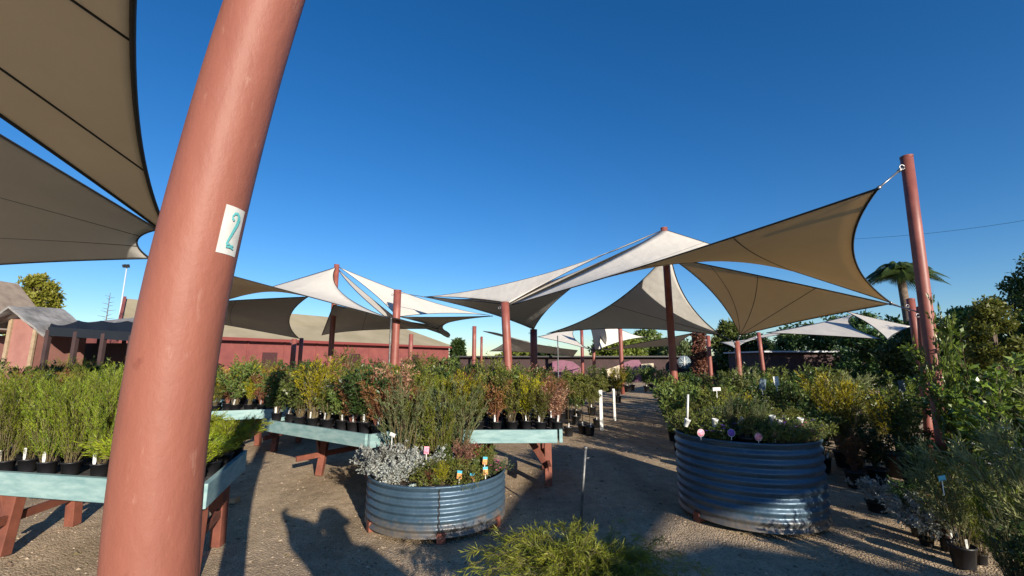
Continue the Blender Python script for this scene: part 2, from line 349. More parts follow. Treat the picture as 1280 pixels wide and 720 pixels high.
KD = {  # kind: (variants, foliage parameters, pot radius, pot height, words)
 'feather': (3, dict(mat=LM['feather'], n_stems=34, h=.64, base=.04, spread=.17, twigs=16, tl=.12, leaves=9, ll=.024, lw=.0035, up=.80, t0=.03, stem_r=.0018), .075,.13,'feathery bright green shrub'),
 'lime': (2, dict(mat=LM['lime'], n_stems=70, h=.27, base=.05, spread=.20, twigs=9, tl=.09, leaves=7, ll=.03, lw=.004, up=.75, t0=.1, droop=.15), .085,.13,'low lime green grassy mound'),
 'needle': (2, dict(mat=LM['needle'], n_stems=34, h=.6, base=.05, spread=.18, twigs=14, tl=.09, leaves=8, ll=.024, lw=.004, up=.75), .10,.18,'grey green needle shrub'),
 'olive': (3, dict(mat=LM['olive'], n_stems=24, h=.62, base=.04, spread=.2, twigs=14, tl=.11, leaves=7, ll=.032, lw=.010, up=.6), .10,.18,'olive green shrub'),
 'broad': (3, dict(mat=LM['broad'], n_stems=16, h=.6, base=.03, spread=.22, twigs=12, tl=.11, leaves=6, ll=.05, lw=.022, up=.5), .10,.18,'mid green broad leaved shrub'),
 'gold': (2, dict(mat=LM['gold'], n_stems=26, h=.6, base=.04, spread=.2, twigs=14, tl=.1, leaves=7, ll=.03, lw=.008, up=.65), .10,.18,'yellow green shrub'),
 'bronze': (2, dict(mat=LM['bronze'], n_stems=22, h=.58, base=.03, spread=.18, twigs=12, tl=.1, leaves=6, ll=.032, lw=.011, up=.55, stemmat='redstem'), .10,.18,'bronze brown twiggy shrub'),
 'pinkish': (2, dict(mat=LM['pinkish'], n_stems=18, h=.62, base=.03, spread=.2, twigs=12, tl=.12, leaves=5, ll=.04, lw=.013, up=.55, stemmat='redstem'), .10,.18,'open shrub with pink tinged leaves'),
 'red': (1, dict(mat=LM['red'], n_stems=16, h=.4, base=.03, spread=.2, twigs=9, tl=.09, leaves=6, ll=.045, lw=.016, up=.5, stemmat='redstem'), .10,.16,'small red leaved shrub'),
 'silver': (2, dict(mat=LM['silver'], n_stems=40, h=.30, base=.06, spread=.22, twigs=10, tl=.07, leaves=9, ll=.022, lw=.010, up=.5), .09,.1,'silver grey foliage cushion'),
 'dark': (3, dict(mat=LM['dark'], n_stems=20, h=.62, base=.04, spread=.24, twigs=14, tl=.12, leaves=7, ll=.045, lw=.017, up=.5), .11,.2,'dark green dense shrub'),
 'glossy': (2, dict(mat=LM['glossy'], n_stems=14, h=1.2, base=.05, spread=.36, twigs=18, tl=.17, leaves=7, ll=.062, lw=.024, up=.55, stem_r=.006), .16,.28,'tall shrub with glossy leaves'),
 'gum': (2, dict(mat=LM['gum'], n_stems=22, h=1.0, base=.05, spread=.36, twigs=18, tl=.2, leaves=8, ll=.075, lw=.008, up=.7, stem_r=.004), .14,.26,'dusty narrow leaved shrub'),
 'flower': (2, dict(mat=LM['broad'], n_stems=16, h=.55, base=.03, spread=.2, twigs=11, tl=.1, leaves=6, ll=.04, lw=.016, up=.5, flowers=(M['petal_w'],14,.022)), .10,.18,'white flowered green shrub'),
 'standard': (2, dict(mat=LM['olive'], n_stems=40, h=1.35, base=.01, spread=.3, twigs=14, tl=.12, leaves=6, ll=.045, lw=.015, up=.4, stem_r=.009, crown=dict(k=.62,r=.30,up=1.0)), .14,.26,'lollipop tree'),
 'palmy': (1, dict(mat=LM['lime'], n_stems=60, h=.5, base=.03, spread=.4, droop=.35, twigs=12, tl=.08, leaves=6, ll=.05, lw=.006, up=.7), .14,.26,'bright green arching tuft'),
 'pansy': (2, dict(mat=LM['broad'], n_stems=34, h=.20, base=.07, spread=.18, twigs=7, tl=.07, leaves=6, ll=.03, lw=.014, up=.4, flowers=(M['petal_p'],26,.022)), .08,.1,'low purple flowered cushion'),
 'dianthus': (2, dict(mat=LM['needle'], n_stems=34, h=.19, base=.07, spread=.18, twigs=7, tl=.07, leaves=6, ll=.03, lw=.006, up=.6, flowers=(M['petal_pk'],26,.02)), .08,.1,'low pink flowered cushion'),
 'low': (3, dict(mat=LM['olive'], n_stems=40, h=.22, base=.07, spread=.20, twigs=9, tl=.09, leaves=7, ll=.022, lw=.008, up=.4), .08,.1,'low green cushion shrub'),
}
FM = {}
for k,(nv,pr,pr_,ph_,wd) in KD.items():
    FM[k] = [foliage(k+'_foliage', seed=11*q+hash_ if False else 11*q+len(k)*7+ord(k[0]), **pr) for q in range(nv) for hash_ in (0,)]
_pc = {}
def pot_mesh(r, h):
    key = (round(r,3), round(h,3))
    if key not in _pc:
        b_ = MB(); b_.mat(M['pot']).lathe([(r*.78,0),(r*.97,h*.9),(r*1.06,h*.9),(r*1.06,h),(r*.96,h),(r*.95,h*.9)], n=14)
        b_.mat(M['soil']).lathe([(r*.95,h*.9),(r*.5,h*.93),(.001,h*.94)], n=14); _pc[key] = b_.mesh('pot')
    return _pc[key]
def tag_mesh():
    b_ = MB(); b_.mat(M['white']).box((0,0,.035),(.022,.0015,.07)); b_.mat(M['ink'])
    for q in range(4): b_.box((0,-.0012,.058-.009*q),(.016-.003*(q%2),.0006,.0035))
    b_.mat(M['white']).add([(-.011,-.0007,0),(.011,-.0007,0),(.002,-.0007,-.04),(-.002,-.0007,-.04)],[(0,3,2,1)]); return b_.mesh('label_stick')
TAGM = tag_mesh()
WORDS = {}
NUMW = ['first','second','third','fourth','fifth','sixth','seventh','eighth','ninth','tenth','eleventh','twelfth','thirteenth','fourteenth']
def plant(kind, x, y, z, label, group, sc=1, rz=None, withtag=None, kname=None, potsc=1):
    nv,pr,r,h,wd = KD[kind]; rz = random.uniform(0,6.28) if rz is None else rz
    t = thing('potted_tree' if kind=='standard' else 'potted_plant', label, 'potted plant' if kind!='standard' else 'potted tree', (x,y,z), rz, group)
    f = mesh_obj('foliage', random.choice(FM[kind]), t); f.location = (0,0,h*potsc*.9); f.scale = (sc,sc,sc*random.uniform(.92,1.08))
    p = mesh_obj('pot', pot_mesh(r,h), t); p.scale = (potsc,)*3
    if withtag if withtag is not None else random.random() < .6:
        g_ = mesh_obj('label_stick', TAGM, t); a = -math.pi/2-rz+random.uniform(-.4,.4)
        g_.location = (math.cos(a)*r*.7*potsc, math.sin(a)*r*.7*potsc, h*potsc*.92+.02); g_.rotation_euler = (random.uniform(-.2,.1),random.uniform(-.15,.15),-rz+random.uniform(-.5,.5))
        k_=random.uniform(.75,1.1); g_.scale = (k_,)*3
    return t

# ---------------------------------------------------------------- benches
def bench(A, B, Cc, D, zt, label, nlegs=2, bh=.15, fs=(.3,.8)):
    # A front-left, B front-right, Cc back-right, D back-left (ground plan)
    A,B,Cc,D = [Vector((p[0],p[1],0)) for p in (A,B,Cc,D)]
    t = thing('plant_bench', label, 'bench', A, 0, 'turquoise edged plant benches'); cen = (A+B+Cc+D)/4
    def loc(p): return Vector(p)-A
    for nm,(p,q) in (('edge_board',(A,B)),('edge_board',(B,Cc)),('edge_board',(Cc,D)),('edge_board',(D,A))):
        m_ = MB(); d = (q-p).normalized()
        m_.beam(loc(p)+d*.0+Vector((0,0,zt-bh/2)), loc(q)-d*.045+Vector((0,0,zt-bh/2)), .04, bh); o = m_.build(nm, M['teal'], t, .004)
    dk = MB(); ins = [c+(cen-c)*.03 for c in (A,B,Cc,D)]; n = 14
    for k in range(n):
        f0=(k+.06)/n; f1=(k+.94)/n
        a=ins[0].lerp(ins[3],f0); b_=ins[1].lerp(ins[2],f0); c_=ins[1].lerp(ins[2],f1); d_=ins[0].lerp(ins[3],f1); z1=zt-.045; z0=zt-.07
        vs=[loc(p)+Vector((0,0,z0)) for p in (a,b_,c_,d_)]+[loc(p)+Vector((0,0,z1)) for p in (a,b_,c_,d_)]
        dk.add(vs,[(0,3,2,1),(4,5,6,7),(0,1,5,4),(1,2,6,5),(2,3,7,6),(3,0,4,7)])
    dk.build('slatted_deck', M['deck'], t)
    for k in range(nlegs):
        f = (k+.5)/nlegs if nlegs>2 else fs[k]
        for s_ in (0,1):
            top = (A.lerp(B,f)).lerp(D.lerp(Cc,f), .40+.45*s_); foot = (A.lerp(B,f)).lerp(D.lerp(Cc,f), .34+.56*s_)
            top2 = top-(B-A).normalized()*.30
            m_ = MB(); m_.beam(loc(foot)+Vector((0,0,.0)), loc(top)+Vector((0,0,zt-.1)), .09, .09); m_.build('leg', M['leg'], t, .005)
            m_ = MB(); m_.beam(loc(foot)+Vector((0,0,.22)), loc(top2)+Vector((0,0,zt-.12)), .04, .08); m_.build('brace', M['leg'], t, .004)
        a = (A.lerp(B,f)).lerp(D.lerp(Cc,f), .12); c_ = (A.lerp(B,f)).lerp(D.lerp(Cc,f), .88)
        m_ = MB(); m_.beam(loc(a)+Vector((0,0,zt-.14)), loc(c_)+Vector((0,0,zt-.14)), .045, .09); m_.build('cross_beam', M['leg'], t, .004)
        m_ = MB(); m_.beam(loc(a)+Vector((0,0,.28)), loc(c_)+Vector((0,0,.28)), .04, .07); m_.build('cross_beam', M['leg'], t, .004)
    return (A,B,Cc,D)
def bp(bn, u, v):
    A,B,Cc,D = bn; return A.lerp(B,u).lerp(D.lerp(Cc,u),v)
ROWN = ['front row','second row','third row','fourth row','back row']
def fill(bn, nx, ny, kinds, where, zt, sc=(.9,1.1), skip=None, u0=.04, u1=.96, v0=.09, v1=.92, group=None):
    for j in range(ny):
        for i in range(nx):
            if skip and skip(i,j): continue
            kd = kinds(i,j) if callable(kinds) else random.choice(kinds)
            p = bp(bn, u0+(u1-u0)*(i+random.uniform(-.22,.22))/max(1,nx-1), v0+(v1-v0)*(j+random.uniform(-.2,.2))/max(1,ny-1))
            nm = KD[kd][4]; lab = f"{nm}, {NUMW[i]} from left, {ROWN[j] if j<ny-1 or j==0 else 'back row'}, {where}"
            plant(kd, p.x, p.y, zt-.045, lab, group or ('potted plants '+where), random.uniform(*sc)*random.choice([.72,.9,1,1.1,1.25] if kd!='feather' else [.88,1,1.1]), withtag=(random.random()<(.8 if j==0 else .4)), potsc=.72 if zt>.5 and kd not in('feather','lime') else .8)
ZT = .78
def ext(a, b, t): return a+(b-a)*t
a0 = Hh(0,589,ZT); b0 = Hh(256,605,ZT); d0 = Hh(307,563,ZT)
A1 = ext(b0,a0,1.5); back = (d0-b0)
bn1 = bench(A1, b0, d0, A1+Vector((-.1,1.25,0)), ZT, 'turquoise edged bench of feathery shrubs in the left foreground behind the big pole', 2, .16, (.2,.93))
def k1(i,j):
    if j==0 and i>=8: return 'lime'
    if i>=10: return 'lime'
    if j>=3 and i>5: return random.choice(['gold','feather','lime'])
    return 'feather'
fill(bn1, 12, 4, k1, 'left foreground bench', ZT, (.85,1.15), v0=.1, v1=.9)
A2 = Hh(236,515,ZT); B2 = Hh(346,511,ZT); bn2 = bench(A2, B2, B2+Vector((.1,1.5,0)), A2+Vector((-.1,1.5,0)), ZT, 'short turquoise edged bench just right of the big pole, behind the first bench')
fill(bn2, 6, 4, ['broad','olive','bronze','gold'], 'short bench behind big pole', ZT, (.9,1.15))
A3 = Hh(329,524,ZT); B3 = Hh(462,543,ZT); nrm = Vector((-(B3-A3).y,(B3-A3).x,0)).normalized()
bn3 = bench(A3, B3, B3+nrm*1.35, A3+nrm*1.7, ZT, 'long turquoise edged bench angled behind the left corrugated tank', 2, .15, (.25,.9))
fill(bn3, 10, 5, lambda i,j: random.choice(['olive','gold','bronze','broad','needle','pinkish','flower','dark'] if j<3 else ['gold','feather','olive','flower','bronze']), 'angled bench left of centre', ZT, (.85,1.15))
A4 = Hh(572,537.5,ZT); B4 = Hh(701,537,ZT); bn4 = bench(A4, B4, B4+Vector((.05,1.6,0)), A4+Vector((-.1,1.6,0)), ZT, 'pale turquoise edged bench end beside the gravel aisle in the centre', 2, .15, (.3,.90))
def k4(i,j):
    return [['gold','olive','bronze','olive','gold','olive','pinkish'],['gold','olive','olive','broad','olive','bronze','pinkish'],['bronze','gold','broad','olive','broad','olive','bronze'],['broad','olive','broad','gold','pinkish','broad','pinkish'],['broad','gold','olive','broad','broad','pinkish','broad']][j][i]
fill(bn4, 7, 5, k4, 'centre bench by aisle', ZT, (.85,1.1))
# benches further back, left of the aisle
A5 = Vector((-4.6,9.0,0)); B5 = Vector((-.6,8.6,0)); bn5 = bench(A5,B5,B5+Vector((0,1.6,0)),A5+Vector((0,1.6,0)),ZT,'turquoise edged bench hidden among shrubs in the middle distance left of the aisle')
fill(bn5, 11, 3, ['dark','broad','gold','bronze','olive','feather','dark'], 'middle distance bench', ZT, (1.1,1.35))
for i in range(9):
    kd = ['palmy','olive','palmy','palmy','broad','dark','broad','olive','dark'][i]
    plant(kd, -4.4+i*.75+random.uniform(-.1,.1), 12.6+random.uniform(-.3,.3), .0 if kd!='palmy' else .75, f"{KD[kd][4]}, {NUMW[i]} from left, far row before red building", 'far row of shrubs before the red building', 1.7 if kd!='palmy' else 1.25, potsc=1.3)
A6 = Vector((-12.5,9.5,0)); B6 = Vector((-5.4,9.3,0)); bn6 = bench(A6,B6,B6+Vector((0,1.4,0)),A6+Vector((0,1.4,0)),ZT,'long turquoise edged bench far left in front of the black cloth shelter',4)
fill(bn6, 14, 2, ['dark','feather','broad','olive','bronze'], 'far left bench', ZT, (1.0,1.35))

# ---------------------------------------------------------------- round corrugated tanks
def tank(px, py, r, hgt, ribs, label, feet):
    base = G(px, py); d = Vector((base.x, base.y, 0)); d = d + d.normalized()*r    # front bottom touches that pixel
    t = thing('corrugated_tank', label, 'planter tank', (d.x,d.y,.05)); b_ = MB(); prof = []
    n = ribs*10
    for k in range(n+1): prof.append((r+.011*math.cos(2*math.pi*ribs*k/n), hgt*k/n))
    b_.lathe(prof, n=96); b_.lathe([(r-.012,hgt-.1),(r-.012,hgt),(r+.012,hgt+.004)], n=96); b_.build('tank_wall', M['tank'], t)
    rim = MB(); rim.tube([(r*math.cos(a),r*math.sin(a),hgt+.008) for a in [2*math.pi*k/96 for k in range(97)]], .013, 8); rim.build('rim', M['tank'], t)
    so_ = MB(); so_.lathe([(r-.01,hgt-.06),(r*.6,hgt-.045),(.001,hgt-.035)], n=48); so_.build('soil', M['soil'], t)
    for a in feet:
        f = MB(); f.box((math.cos(a)*(r-.03), math.sin(a)*(r-.03), -.005),(.08,.08,.09),Matrix.Rotation(a,3,'Z')); f.build('foot_block', M['leg'], t, .005)
    return t, d, hgt+.05
tk1, c1, h1 = tank(545, 681, .70, .41, 6, 'low blue grey corrugated round tank filled with silver and green plants', (-1.35,-2.55,2.5,.8,-.4))
tk2, c2, h2 = tank(940, 671, .70, .76, 9, 'tall blue grey corrugated round tank with round pink labels', (-.35,-2.8,2.4,1.0))
# dark strip standing in for a thin post's shadow on the left tank
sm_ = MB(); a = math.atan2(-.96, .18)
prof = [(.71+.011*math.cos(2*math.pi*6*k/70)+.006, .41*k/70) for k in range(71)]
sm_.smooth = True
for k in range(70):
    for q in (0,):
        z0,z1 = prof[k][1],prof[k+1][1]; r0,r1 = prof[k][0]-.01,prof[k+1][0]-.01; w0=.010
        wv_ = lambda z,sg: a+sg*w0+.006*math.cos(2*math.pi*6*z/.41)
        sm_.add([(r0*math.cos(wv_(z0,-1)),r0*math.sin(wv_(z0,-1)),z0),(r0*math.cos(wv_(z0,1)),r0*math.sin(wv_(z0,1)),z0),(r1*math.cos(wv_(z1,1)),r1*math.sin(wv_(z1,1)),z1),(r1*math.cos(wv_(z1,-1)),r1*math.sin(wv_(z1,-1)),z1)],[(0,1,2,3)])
sm_.build('post_shadow_strip', M['hem'], tk1)
def tplant(kd, c, dx, dy, z, label, group, sc=1, potsc=.8):
    if c is c1: sc *= 1.85 if (dy > .15 and kd!='red') or kd in ('feather','needle') else (1.3 if kd=='silver' else .95)
    plant(kd, c.x+dx, c.y+dy, z-(.15 if c is c1 else .09), label, group, sc, withtag=False, potsc=potsc)
zz = h1
T1 = 'plants set in the low round tank'
for kd,dx,dy,sc,lab in (
 ('silver',-.56,-.14,1.05,'silver grey cushion plant hanging over the left rim of the low tank'),
 ('silver',-.40,-.38,.8,'smaller silver grey plant at the front left rim of the low tank'),
 ('silver',-.12,-.05,.95,'silver grey plant in the middle left of the low tank'),
 ('needle',-.42,.18,1.0,'grey green upright needle shrub at the back left of the low tank'),
 ('olive',-.25,.35,.75,'dull olive shrub at the back of the low tank'),
 ('feather',-.02,.25,.80,'upright lime feathery shrub in the middle of the low tank'),
 ('needle',.18,.38,1.0,'grey green upright needle shrub at the back right of the low tank'),
 ('pinkish',.28,.1,.62,'pink stemmed twiggy shrub right of centre in the low tank'),
 ('red',-.18,.5,.8,'dark red leaved shrub at the back of the low tank'),
 ('red',.42,.42,.6,'small dark red shrub at the back right of the low tank'),
 ('gold',.10,-.30,.38,'yellow green small shrub at the front centre of the low tank'),
 ('bronze',.02,-.5,.3,'bronze tinted low shrub on the front rim of the low tank'),
 ('gold',.12,-.50,.36,'small yellow green shrub behind the orange labels in the low tank'),
 ('low',.32,-.42,1.1,'low green cushion at the front right of the low tank'),
 ('olive',.5,-.12,.55,'green small leaved shrub spilling over the right rim of the low tank'),
 ('broad',.5,.12,.5,'green shrub at the right back of the low tank'),
 ('pinkish',.28,-.15,.6,'small pink tinged shrub in the middle right of the low tank'),
 ('low',-.05,-.25,1.2,'low green cushion in the middle front of the low tank'),
 ('low',.0,-.42,1.0,'low green cushion between the succulents and the bronze shrub'),
 ('olive',.22,-.28,.42,'olive green low shrub behind the first orange label'),
 ('flower',.40,-.20,.42,'white flowered small shrub at the right of the low tank'),
 ('dianthus',.55,-.02,1.1,'pink flowered cushion at the right rim of the low tank'),
 ('broad',.08,.0,.5,'green leafy shrub in the centre of the low tank')):
    tplant(kd, c1, dx, dy, zz, lab, T1, sc)
sc_ = MB()   # pale succulent rosettes
def rosette(c, r, parent=None):
    m_ = MB(); m_.smooth=True
    for k in range(26):
        a = k*2.4; q = k/26; el = .25+1.1*(1-q); rr = r*(.35+.65*q); dv = Vector((math.cos(a)*math.cos(el),math.sin(a)*math.cos(el),math.sin(el))); sv = Vector((-math.sin(a),math.cos(a),0)); o = Vector(c)
        m_.add([o, o+dv*rr*.55+sv*rr*.28, o+dv*rr*1.05, o+dv*rr*.55-sv*rr*.28, o+dv*rr*.5+Vector((0,0,-r*.12))],[(0,1,2),(0,2,3),(0,4,1),(1,4,2),(2,4,3),(3,4,0)])
    return m_
for k,(dx,dy,r) in enumerate(((-.26,-.56,.055),(-.15,-.5,.06),(-.2,-.62,.05),(-.10,-.60,.05),(-.05,-.46,.045))):
    o = rosette((0,0,0), r).build('succulent', LM['succ']); o.location = (c1.x+dx, c1.y+dy, h1-.03)
    tag(o, ['pale blue green succulent rosette nearest the silver plant in the low tank','largest pale succulent rosette at the front of the low tank','pale succulent rosette closest to the front rim of the low tank','pale succulent rosette beside the bronze shrub in the low tank','small pale succulent rosette furthest back in the low tank'][k], 'succulent', 'pale succulents in the low tank')
def card(p, w_, h_, top, bot, label, tilt=0, cat='plant label', group=None, yaw=0, stickl=.12):
    t = thing('plant_label_card', label, cat, p, yaw, group)
    m_ = MB(); m_.box((0,0,h_*.18),(w_,.002,h_*.66)); o=m_.build('card_face', bot, t); o.rotation_euler=(0,tilt,0)
    m_ = MB(); m_.box((0,-.0005,h_*.66),(w_,.003,h_*.32)); o=m_.build('card_header', top, t); o.rotation_euler=(0,tilt,0)
    m_ = MB(); m_.box((0,.003,-stickl/2),(.008,.0015,stickl)); m_.build('stick', M['white'], t)
    m_ = MB()
    for q in range(2): m_.box((0,-.0016,h_*(.0+.13*q)-.004),(w_*.7,.0008,h_*.05))
    o=m_.build('print', M['ink'], t); o.rotation_euler=(0,tilt,0)
OG = 'blue and orange plant labels in the low tank'
for (px,py,Y,lab) in ((574,597,c1.y-.60,'leftmost blue topped orange label at the front rim of the low tank'),(591,600,c1.y-.52,'orange label second from left in the low tank'),(607,592,c1.y-.40,'orange label with blue top in front right of the low tank'),(606,579,c1.y-.22,'upper orange label with blue top at the right of the low tank')):
    p = P(px,py,Y); card(p, .045, .075, M['bluetag'], M['orange'], lab, random.uniform(-.12,.12), group=OG, yaw=random.uniform(-.3,.3), stickl=.05)
card(P(490,545,c1.y-.05), .06,.04, M['white'], M['white'], 'tilted blank white label above the silver plant in the low tank', .4, stickl=.2)
card(P(533,566,c1.y-.2), .05,.075, M['pinktag'], M['pinktag'], 'pink label in the middle of the low tank', .05, stickl=.15)
# right tank planting
T2 = 'plants set in the tall round tank'
q = 0
for ring,(n,rr,kds,sc) in enumerate(((15,.58,['low','dianthus','low','pansy','olive'],(1.0,1.25)),(9,.36,['needle','pansy','low','flower'],(.5,.65)),(4,.13,['dark','needle'],(.5,.62)))):
    for k in range(n):
        a = -math.pi/2+2*math.pi*k/n; kd = kds[k%len(kds)]
        s_ = random.uniform(*sc)*(.42 if ring==0 and kd in('olive','needle') else 1)
        if ring==1 and kd in('low','pansy'): s_ = 1.2
        pos = ['front','front right','right','back right','back','back left','left','front left'][int(((k/n)*8+.5)%8)]
        tplant(kd, c2, rr*math.cos(a), rr*math.sin(a), h2, f"{KD[kd][4]} {pos} of {['outer ring','inner ring','centre'][ring]}, tall tank", T2, s_)
def disc_label(p, r, mat, label, group):
    t = thing('round_label', label, 'plant label', p, random.uniform(-.2,.2), group)
    m_ = MB(); m_.lathe([(.001,0),(r,0),(r,.002),(.001,.002)], n=24); o=m_.build('label_face', mat, t); o.rotation_euler=(math.pi/2,0,0)
    m_ = MB(); m_.lathe([(r*.92,.003),(r,.003),(r,.0035)], n=24); o=m_.build('label_rim', M['white'], t); o.rotation_euler=(math.pi/2,0,0)
    m_ = MB(); m_.box((0,.004,-r*1.4),(.006,.0015,r*.9)); m_.build('stick', M['white'], t)
for px,py,Y,mt,lab in ((876,541,c2.y-.55,M['pinktag'],'leftmost round pink label on the tall tank'),(948,546,c2.y-.66,M['pinktag'],'brightest round pink label at the front of the tall tank'),(969,544,c2.y-.62,M['pinktag'],'dull round pink label right of the bright one on the tall tank'),(914,541,c2.y-.6,M['petal_p'],'dark purple round label between the pink ones on the tall tank')):
    disc_label(P(px,py,Y), .037, mt, lab, 'round labels on the tall tank')
def cup(p, label, ry):
    m_ = MB(); m_.lathe([(.018,0),(.028,.06),(.030,.062),(.030,.075),(.026,.075),(.016,.004)], n=14)
    o = m_.build('white_cup', M['white']); o.location = p; o.rotation_euler = (.15,ry,0); tag(o, label, 'label holder', 'white cup shaped label holders in the tall tank')
for px,py,lab,ry in ((893,533,'white cup shaped label holder left of centre on the tall tank',.1),(924,530,'tilted grey white label holder near the purple flower',.5),(966,529,'white label holder behind the dull pink label',-.1),(972,534,'lower white label holder next to the dull pink label',.2),(1000,532,'rightmost white label holder on the tall tank',.05),(857,533,'white label holder hooked on the left rim of the tall tank',.3)):
    cup(P(px,py,c2.y-.45), lab, ry)
m_ = MB(); m_.tube([P(859,530,c2.y-.4),P(860,493,c2.y-.4)], .011, 8); tag(m_.build('white_stake', M['white']), 'thin white stake rising from the left rim of the tall tank','stake')

# metal stake
bt = G(725,662); m_ = thing('metal_stake','slim weathered metal stake standing in the gravel between the two tanks','stake',(bt.x,bt.y,0))
top = P(732,560,bt.y)-Vector((bt.x,bt.y,0)); k = MB(); k.tube([(0,0,-.05),top*.5,top],.0135,8); k.build('shaft',M['steel'],m_)
k = MB(); k.tube([top-Vector((0,0,.012)),top+Vector((0,0,.014))],.019,8); k.tube([top+Vector((-.01,0,-.10)),top+Vector((.035,0,-.09))],.007,6); k.build('cap',M['steel'],m_)

# ---------------------------------------------------------------- posts
def post(px, py, Y, r, label, name='sail_post', px2=None, py2=None, mat='post_red', group='terracotta shade sail posts', eye=True, sleeve=None, cabling=False):
    top = P(px,py,Y)
    if px2 is not None:
        b2 = P(px2,py2,Y); k = top.z/(top.z-b2.z); base = top+(b2-top)*k
    else: base = Vector((top.x,top.y,0))
    t = thing(name, label, 'post', base, 0, group); ln = top-base; m_ = MB()
    m_.tube([ln*(-.02), ln*.25, ln*.5, ln*.75, ln], [r*1.03,r*1.01,r,r*.99,r*.98], 20); m_.build('pole', M[mat], t)
    c_ = MB(); c_.lathe([(r*1.03,-.012),(r*1.03,.006),(r*.5,.02),(.001,.022)], c=ln, n=20); c_.build('cap', M[mat], t)
    if eye:
        e = MB(); d = Vector((-1,-.2,0)).normalized(); q = ln-Vector((0,0,.14)); e.tube([q+d*(r+.03)+Vector((.03*math.cos(a),0,.03*math.sin(a))) for a in [k*.63 for k in range(11)]], .007, 6); e.build('eye_bolt', M['wire'], t)
    return top, base, t
post(1133,196,4.8,.062,'tall terracotta post at right with shrub leaves growing against it',px2=1172,py2=500)
post(1138,374,8.6,.07,'short terracotta post left of and behind the tall right post')
post(1151,384,7.2,.06,'thinner terracotta post touching the left side of the tall right post',px2=1157,py2=480)
post(830,285,12.2,.10,'tall dark red post carrying the highest sail peak right of centre',px2=843,py2=480)
post(631,378,10.6,.105,'thick terracotta post in the centre with sails meeting at its top',px2=637,py2=490)
post(497,363,13.0,.115,'terracotta post right of the left white sail peak')
post(421,331,14.2,.085,'terracotta post under the left white sail peak')
post(377,423,19,.085,'right one of a pair of short posts at the grey sail corner')
post(368,424,20,.11,'left one of a pair of short posts at the grey sail corner')
post(514,418,26,.13,'thin far post in front of the red wall')
post(593,408,27,.13,'thin far post left of the thick centre post')
post(602,421,32,.09,'dark thin far post just right of the first far one', mat='post_dark')
post(667,412,17,.14,'dark post below the pointed sail corner in the centre', mat='post_dark')
post(742,434,24,.09,'short far post under the dark curved sail')
post(727,411,30,.11,'dark far post between two far white sails', mat='post_dark')
post(775,407,21,.10,'slender far terracotta post left of the tall dark red post')
post(885,420,15,.07,'slender post beside the creeper covered column')
post(921,427,12.5,.075,'post with sail ropes meeting at its top right of the tall dark red post')
post(948,416,14.5,.065,'leaning thin post under the tan sail', px2=953, py2=455)
post(489,398,12,.025,'very thin steel rod under the white sail corner','steel_rod',mat='steel',group='steel rods',eye=False)
post(697,420,22,.03,'thin far steel rod near the far white sail','steel_rod',mat='steel',group='steel rods',eye=False)

# big foreground pole (slightly bowed)
ctr = [(-330,452),(-200,402),(-100,366),(0,333),(94,303),(180,279.5),(264,257.5),(330,241.5),(420,222),(540,203.5),(630,194),(720,187),(900,180),(1400,190)]
YP = 1.08; pts = [P(cx,py,YP) for py,cx in ctr][::-1]
# resample on z
zs = np.linspace(-.05, 3.9, 80); pz = [p.z for p in pts]; pX = [p.x for p in pts]
if pz[0] > -.05: pz = [-.06]+pz; pX = [pX[0]]+pX
def smx(z): return float(np.mean([np.interp(z+o, pz, pX) for o in np.linspace(-.18,.18,13)]))
cl = [Vector((smx(z), YP, z)) for z in zs]; PR = .088
bpole = thing('large_sail_post','large terracotta post in the left foreground with a number 2 sticker','post',(cl[0].x,YP,0))
o0 = Vector((cl[0].x,YP,0)); m_ = MB(); m_.tube([p-o0 for p in cl], [PR*(1.0+.05*(1-(i/79)) ) for i in range(80)], 72); m_.build('pole', M['post'], bpole)
# sticker
zc = P(291,291,YP).z; 
r_ = ray(291,291); 
# angle around pole whose surface projects to px 293
best=None
for k in range(400):
    a = -math.pi+math.pi*k/400; p = Vector((smx(zc)+PR*1.03*math.cos(a), YP+PR*1.03*math.sin(a), zc)); v = p-Vector((0,0,CH))
    xc = v.x; yc = v.y*cp+v.z*sp; px = 640+F*xc/yc
    if v.normalized().dot(Vector((math.cos(a),math.sin(a),0))) < 0 and (best is None or abs(px-290)<best[0]): best=(abs(px-290),a)
aS = best[1]
d1_ = (Vector((smx(zc)+PR*math.cos(aS),YP+PR*math.sin(aS),zc))-Vector((0,0,CH))).length
hS = 54/F*d1_*.93; wS = .058
def onpole(s, z, off): 
    a = aS+s/PR; rr = PR*1.028+off; return Vector((smx(z)+rr*math.cos(a), YP+rr*math.sin(a), z))-o0
st = MB(); n=10; st.add([onpole(-wS/2+wS*i/n, zc-hS/2+hS*j/6, .0015) for j in range(7) for i in range(n+1)],[(j*(n+1)+i,j*(n+1)+i+1,(j+1)*(n+1)+i+1,(j+1)*(n+1)+i) for j in range(6) for i in range(n)])
so2 = st.build('sticker', M['white'], bpole)
sod = so2.modifiers.new('s','SOLIDIFY'); sod.thickness=.001
dg = MB()
strokes = [[(-.26,.52),(-.30,.68),(-.16,.84),(.05,.88),(.24,.78),(.30,.60),(.24,.38),(.10,.12),(-.08,-.22),(-.24,-.5),(-.32,-.70)],[(-.34,-.72),(-.1,-.66),(.1,-.74),(.32,-.70)],[(-.34,-.82),(0,-.80),(.34,-.84)],[(-.26,.52),(-.18,.50),(-.17,.58)]]
wid = [.055,.06,.085,.11,.13,.14,.14,.12,.10,.08,.07]
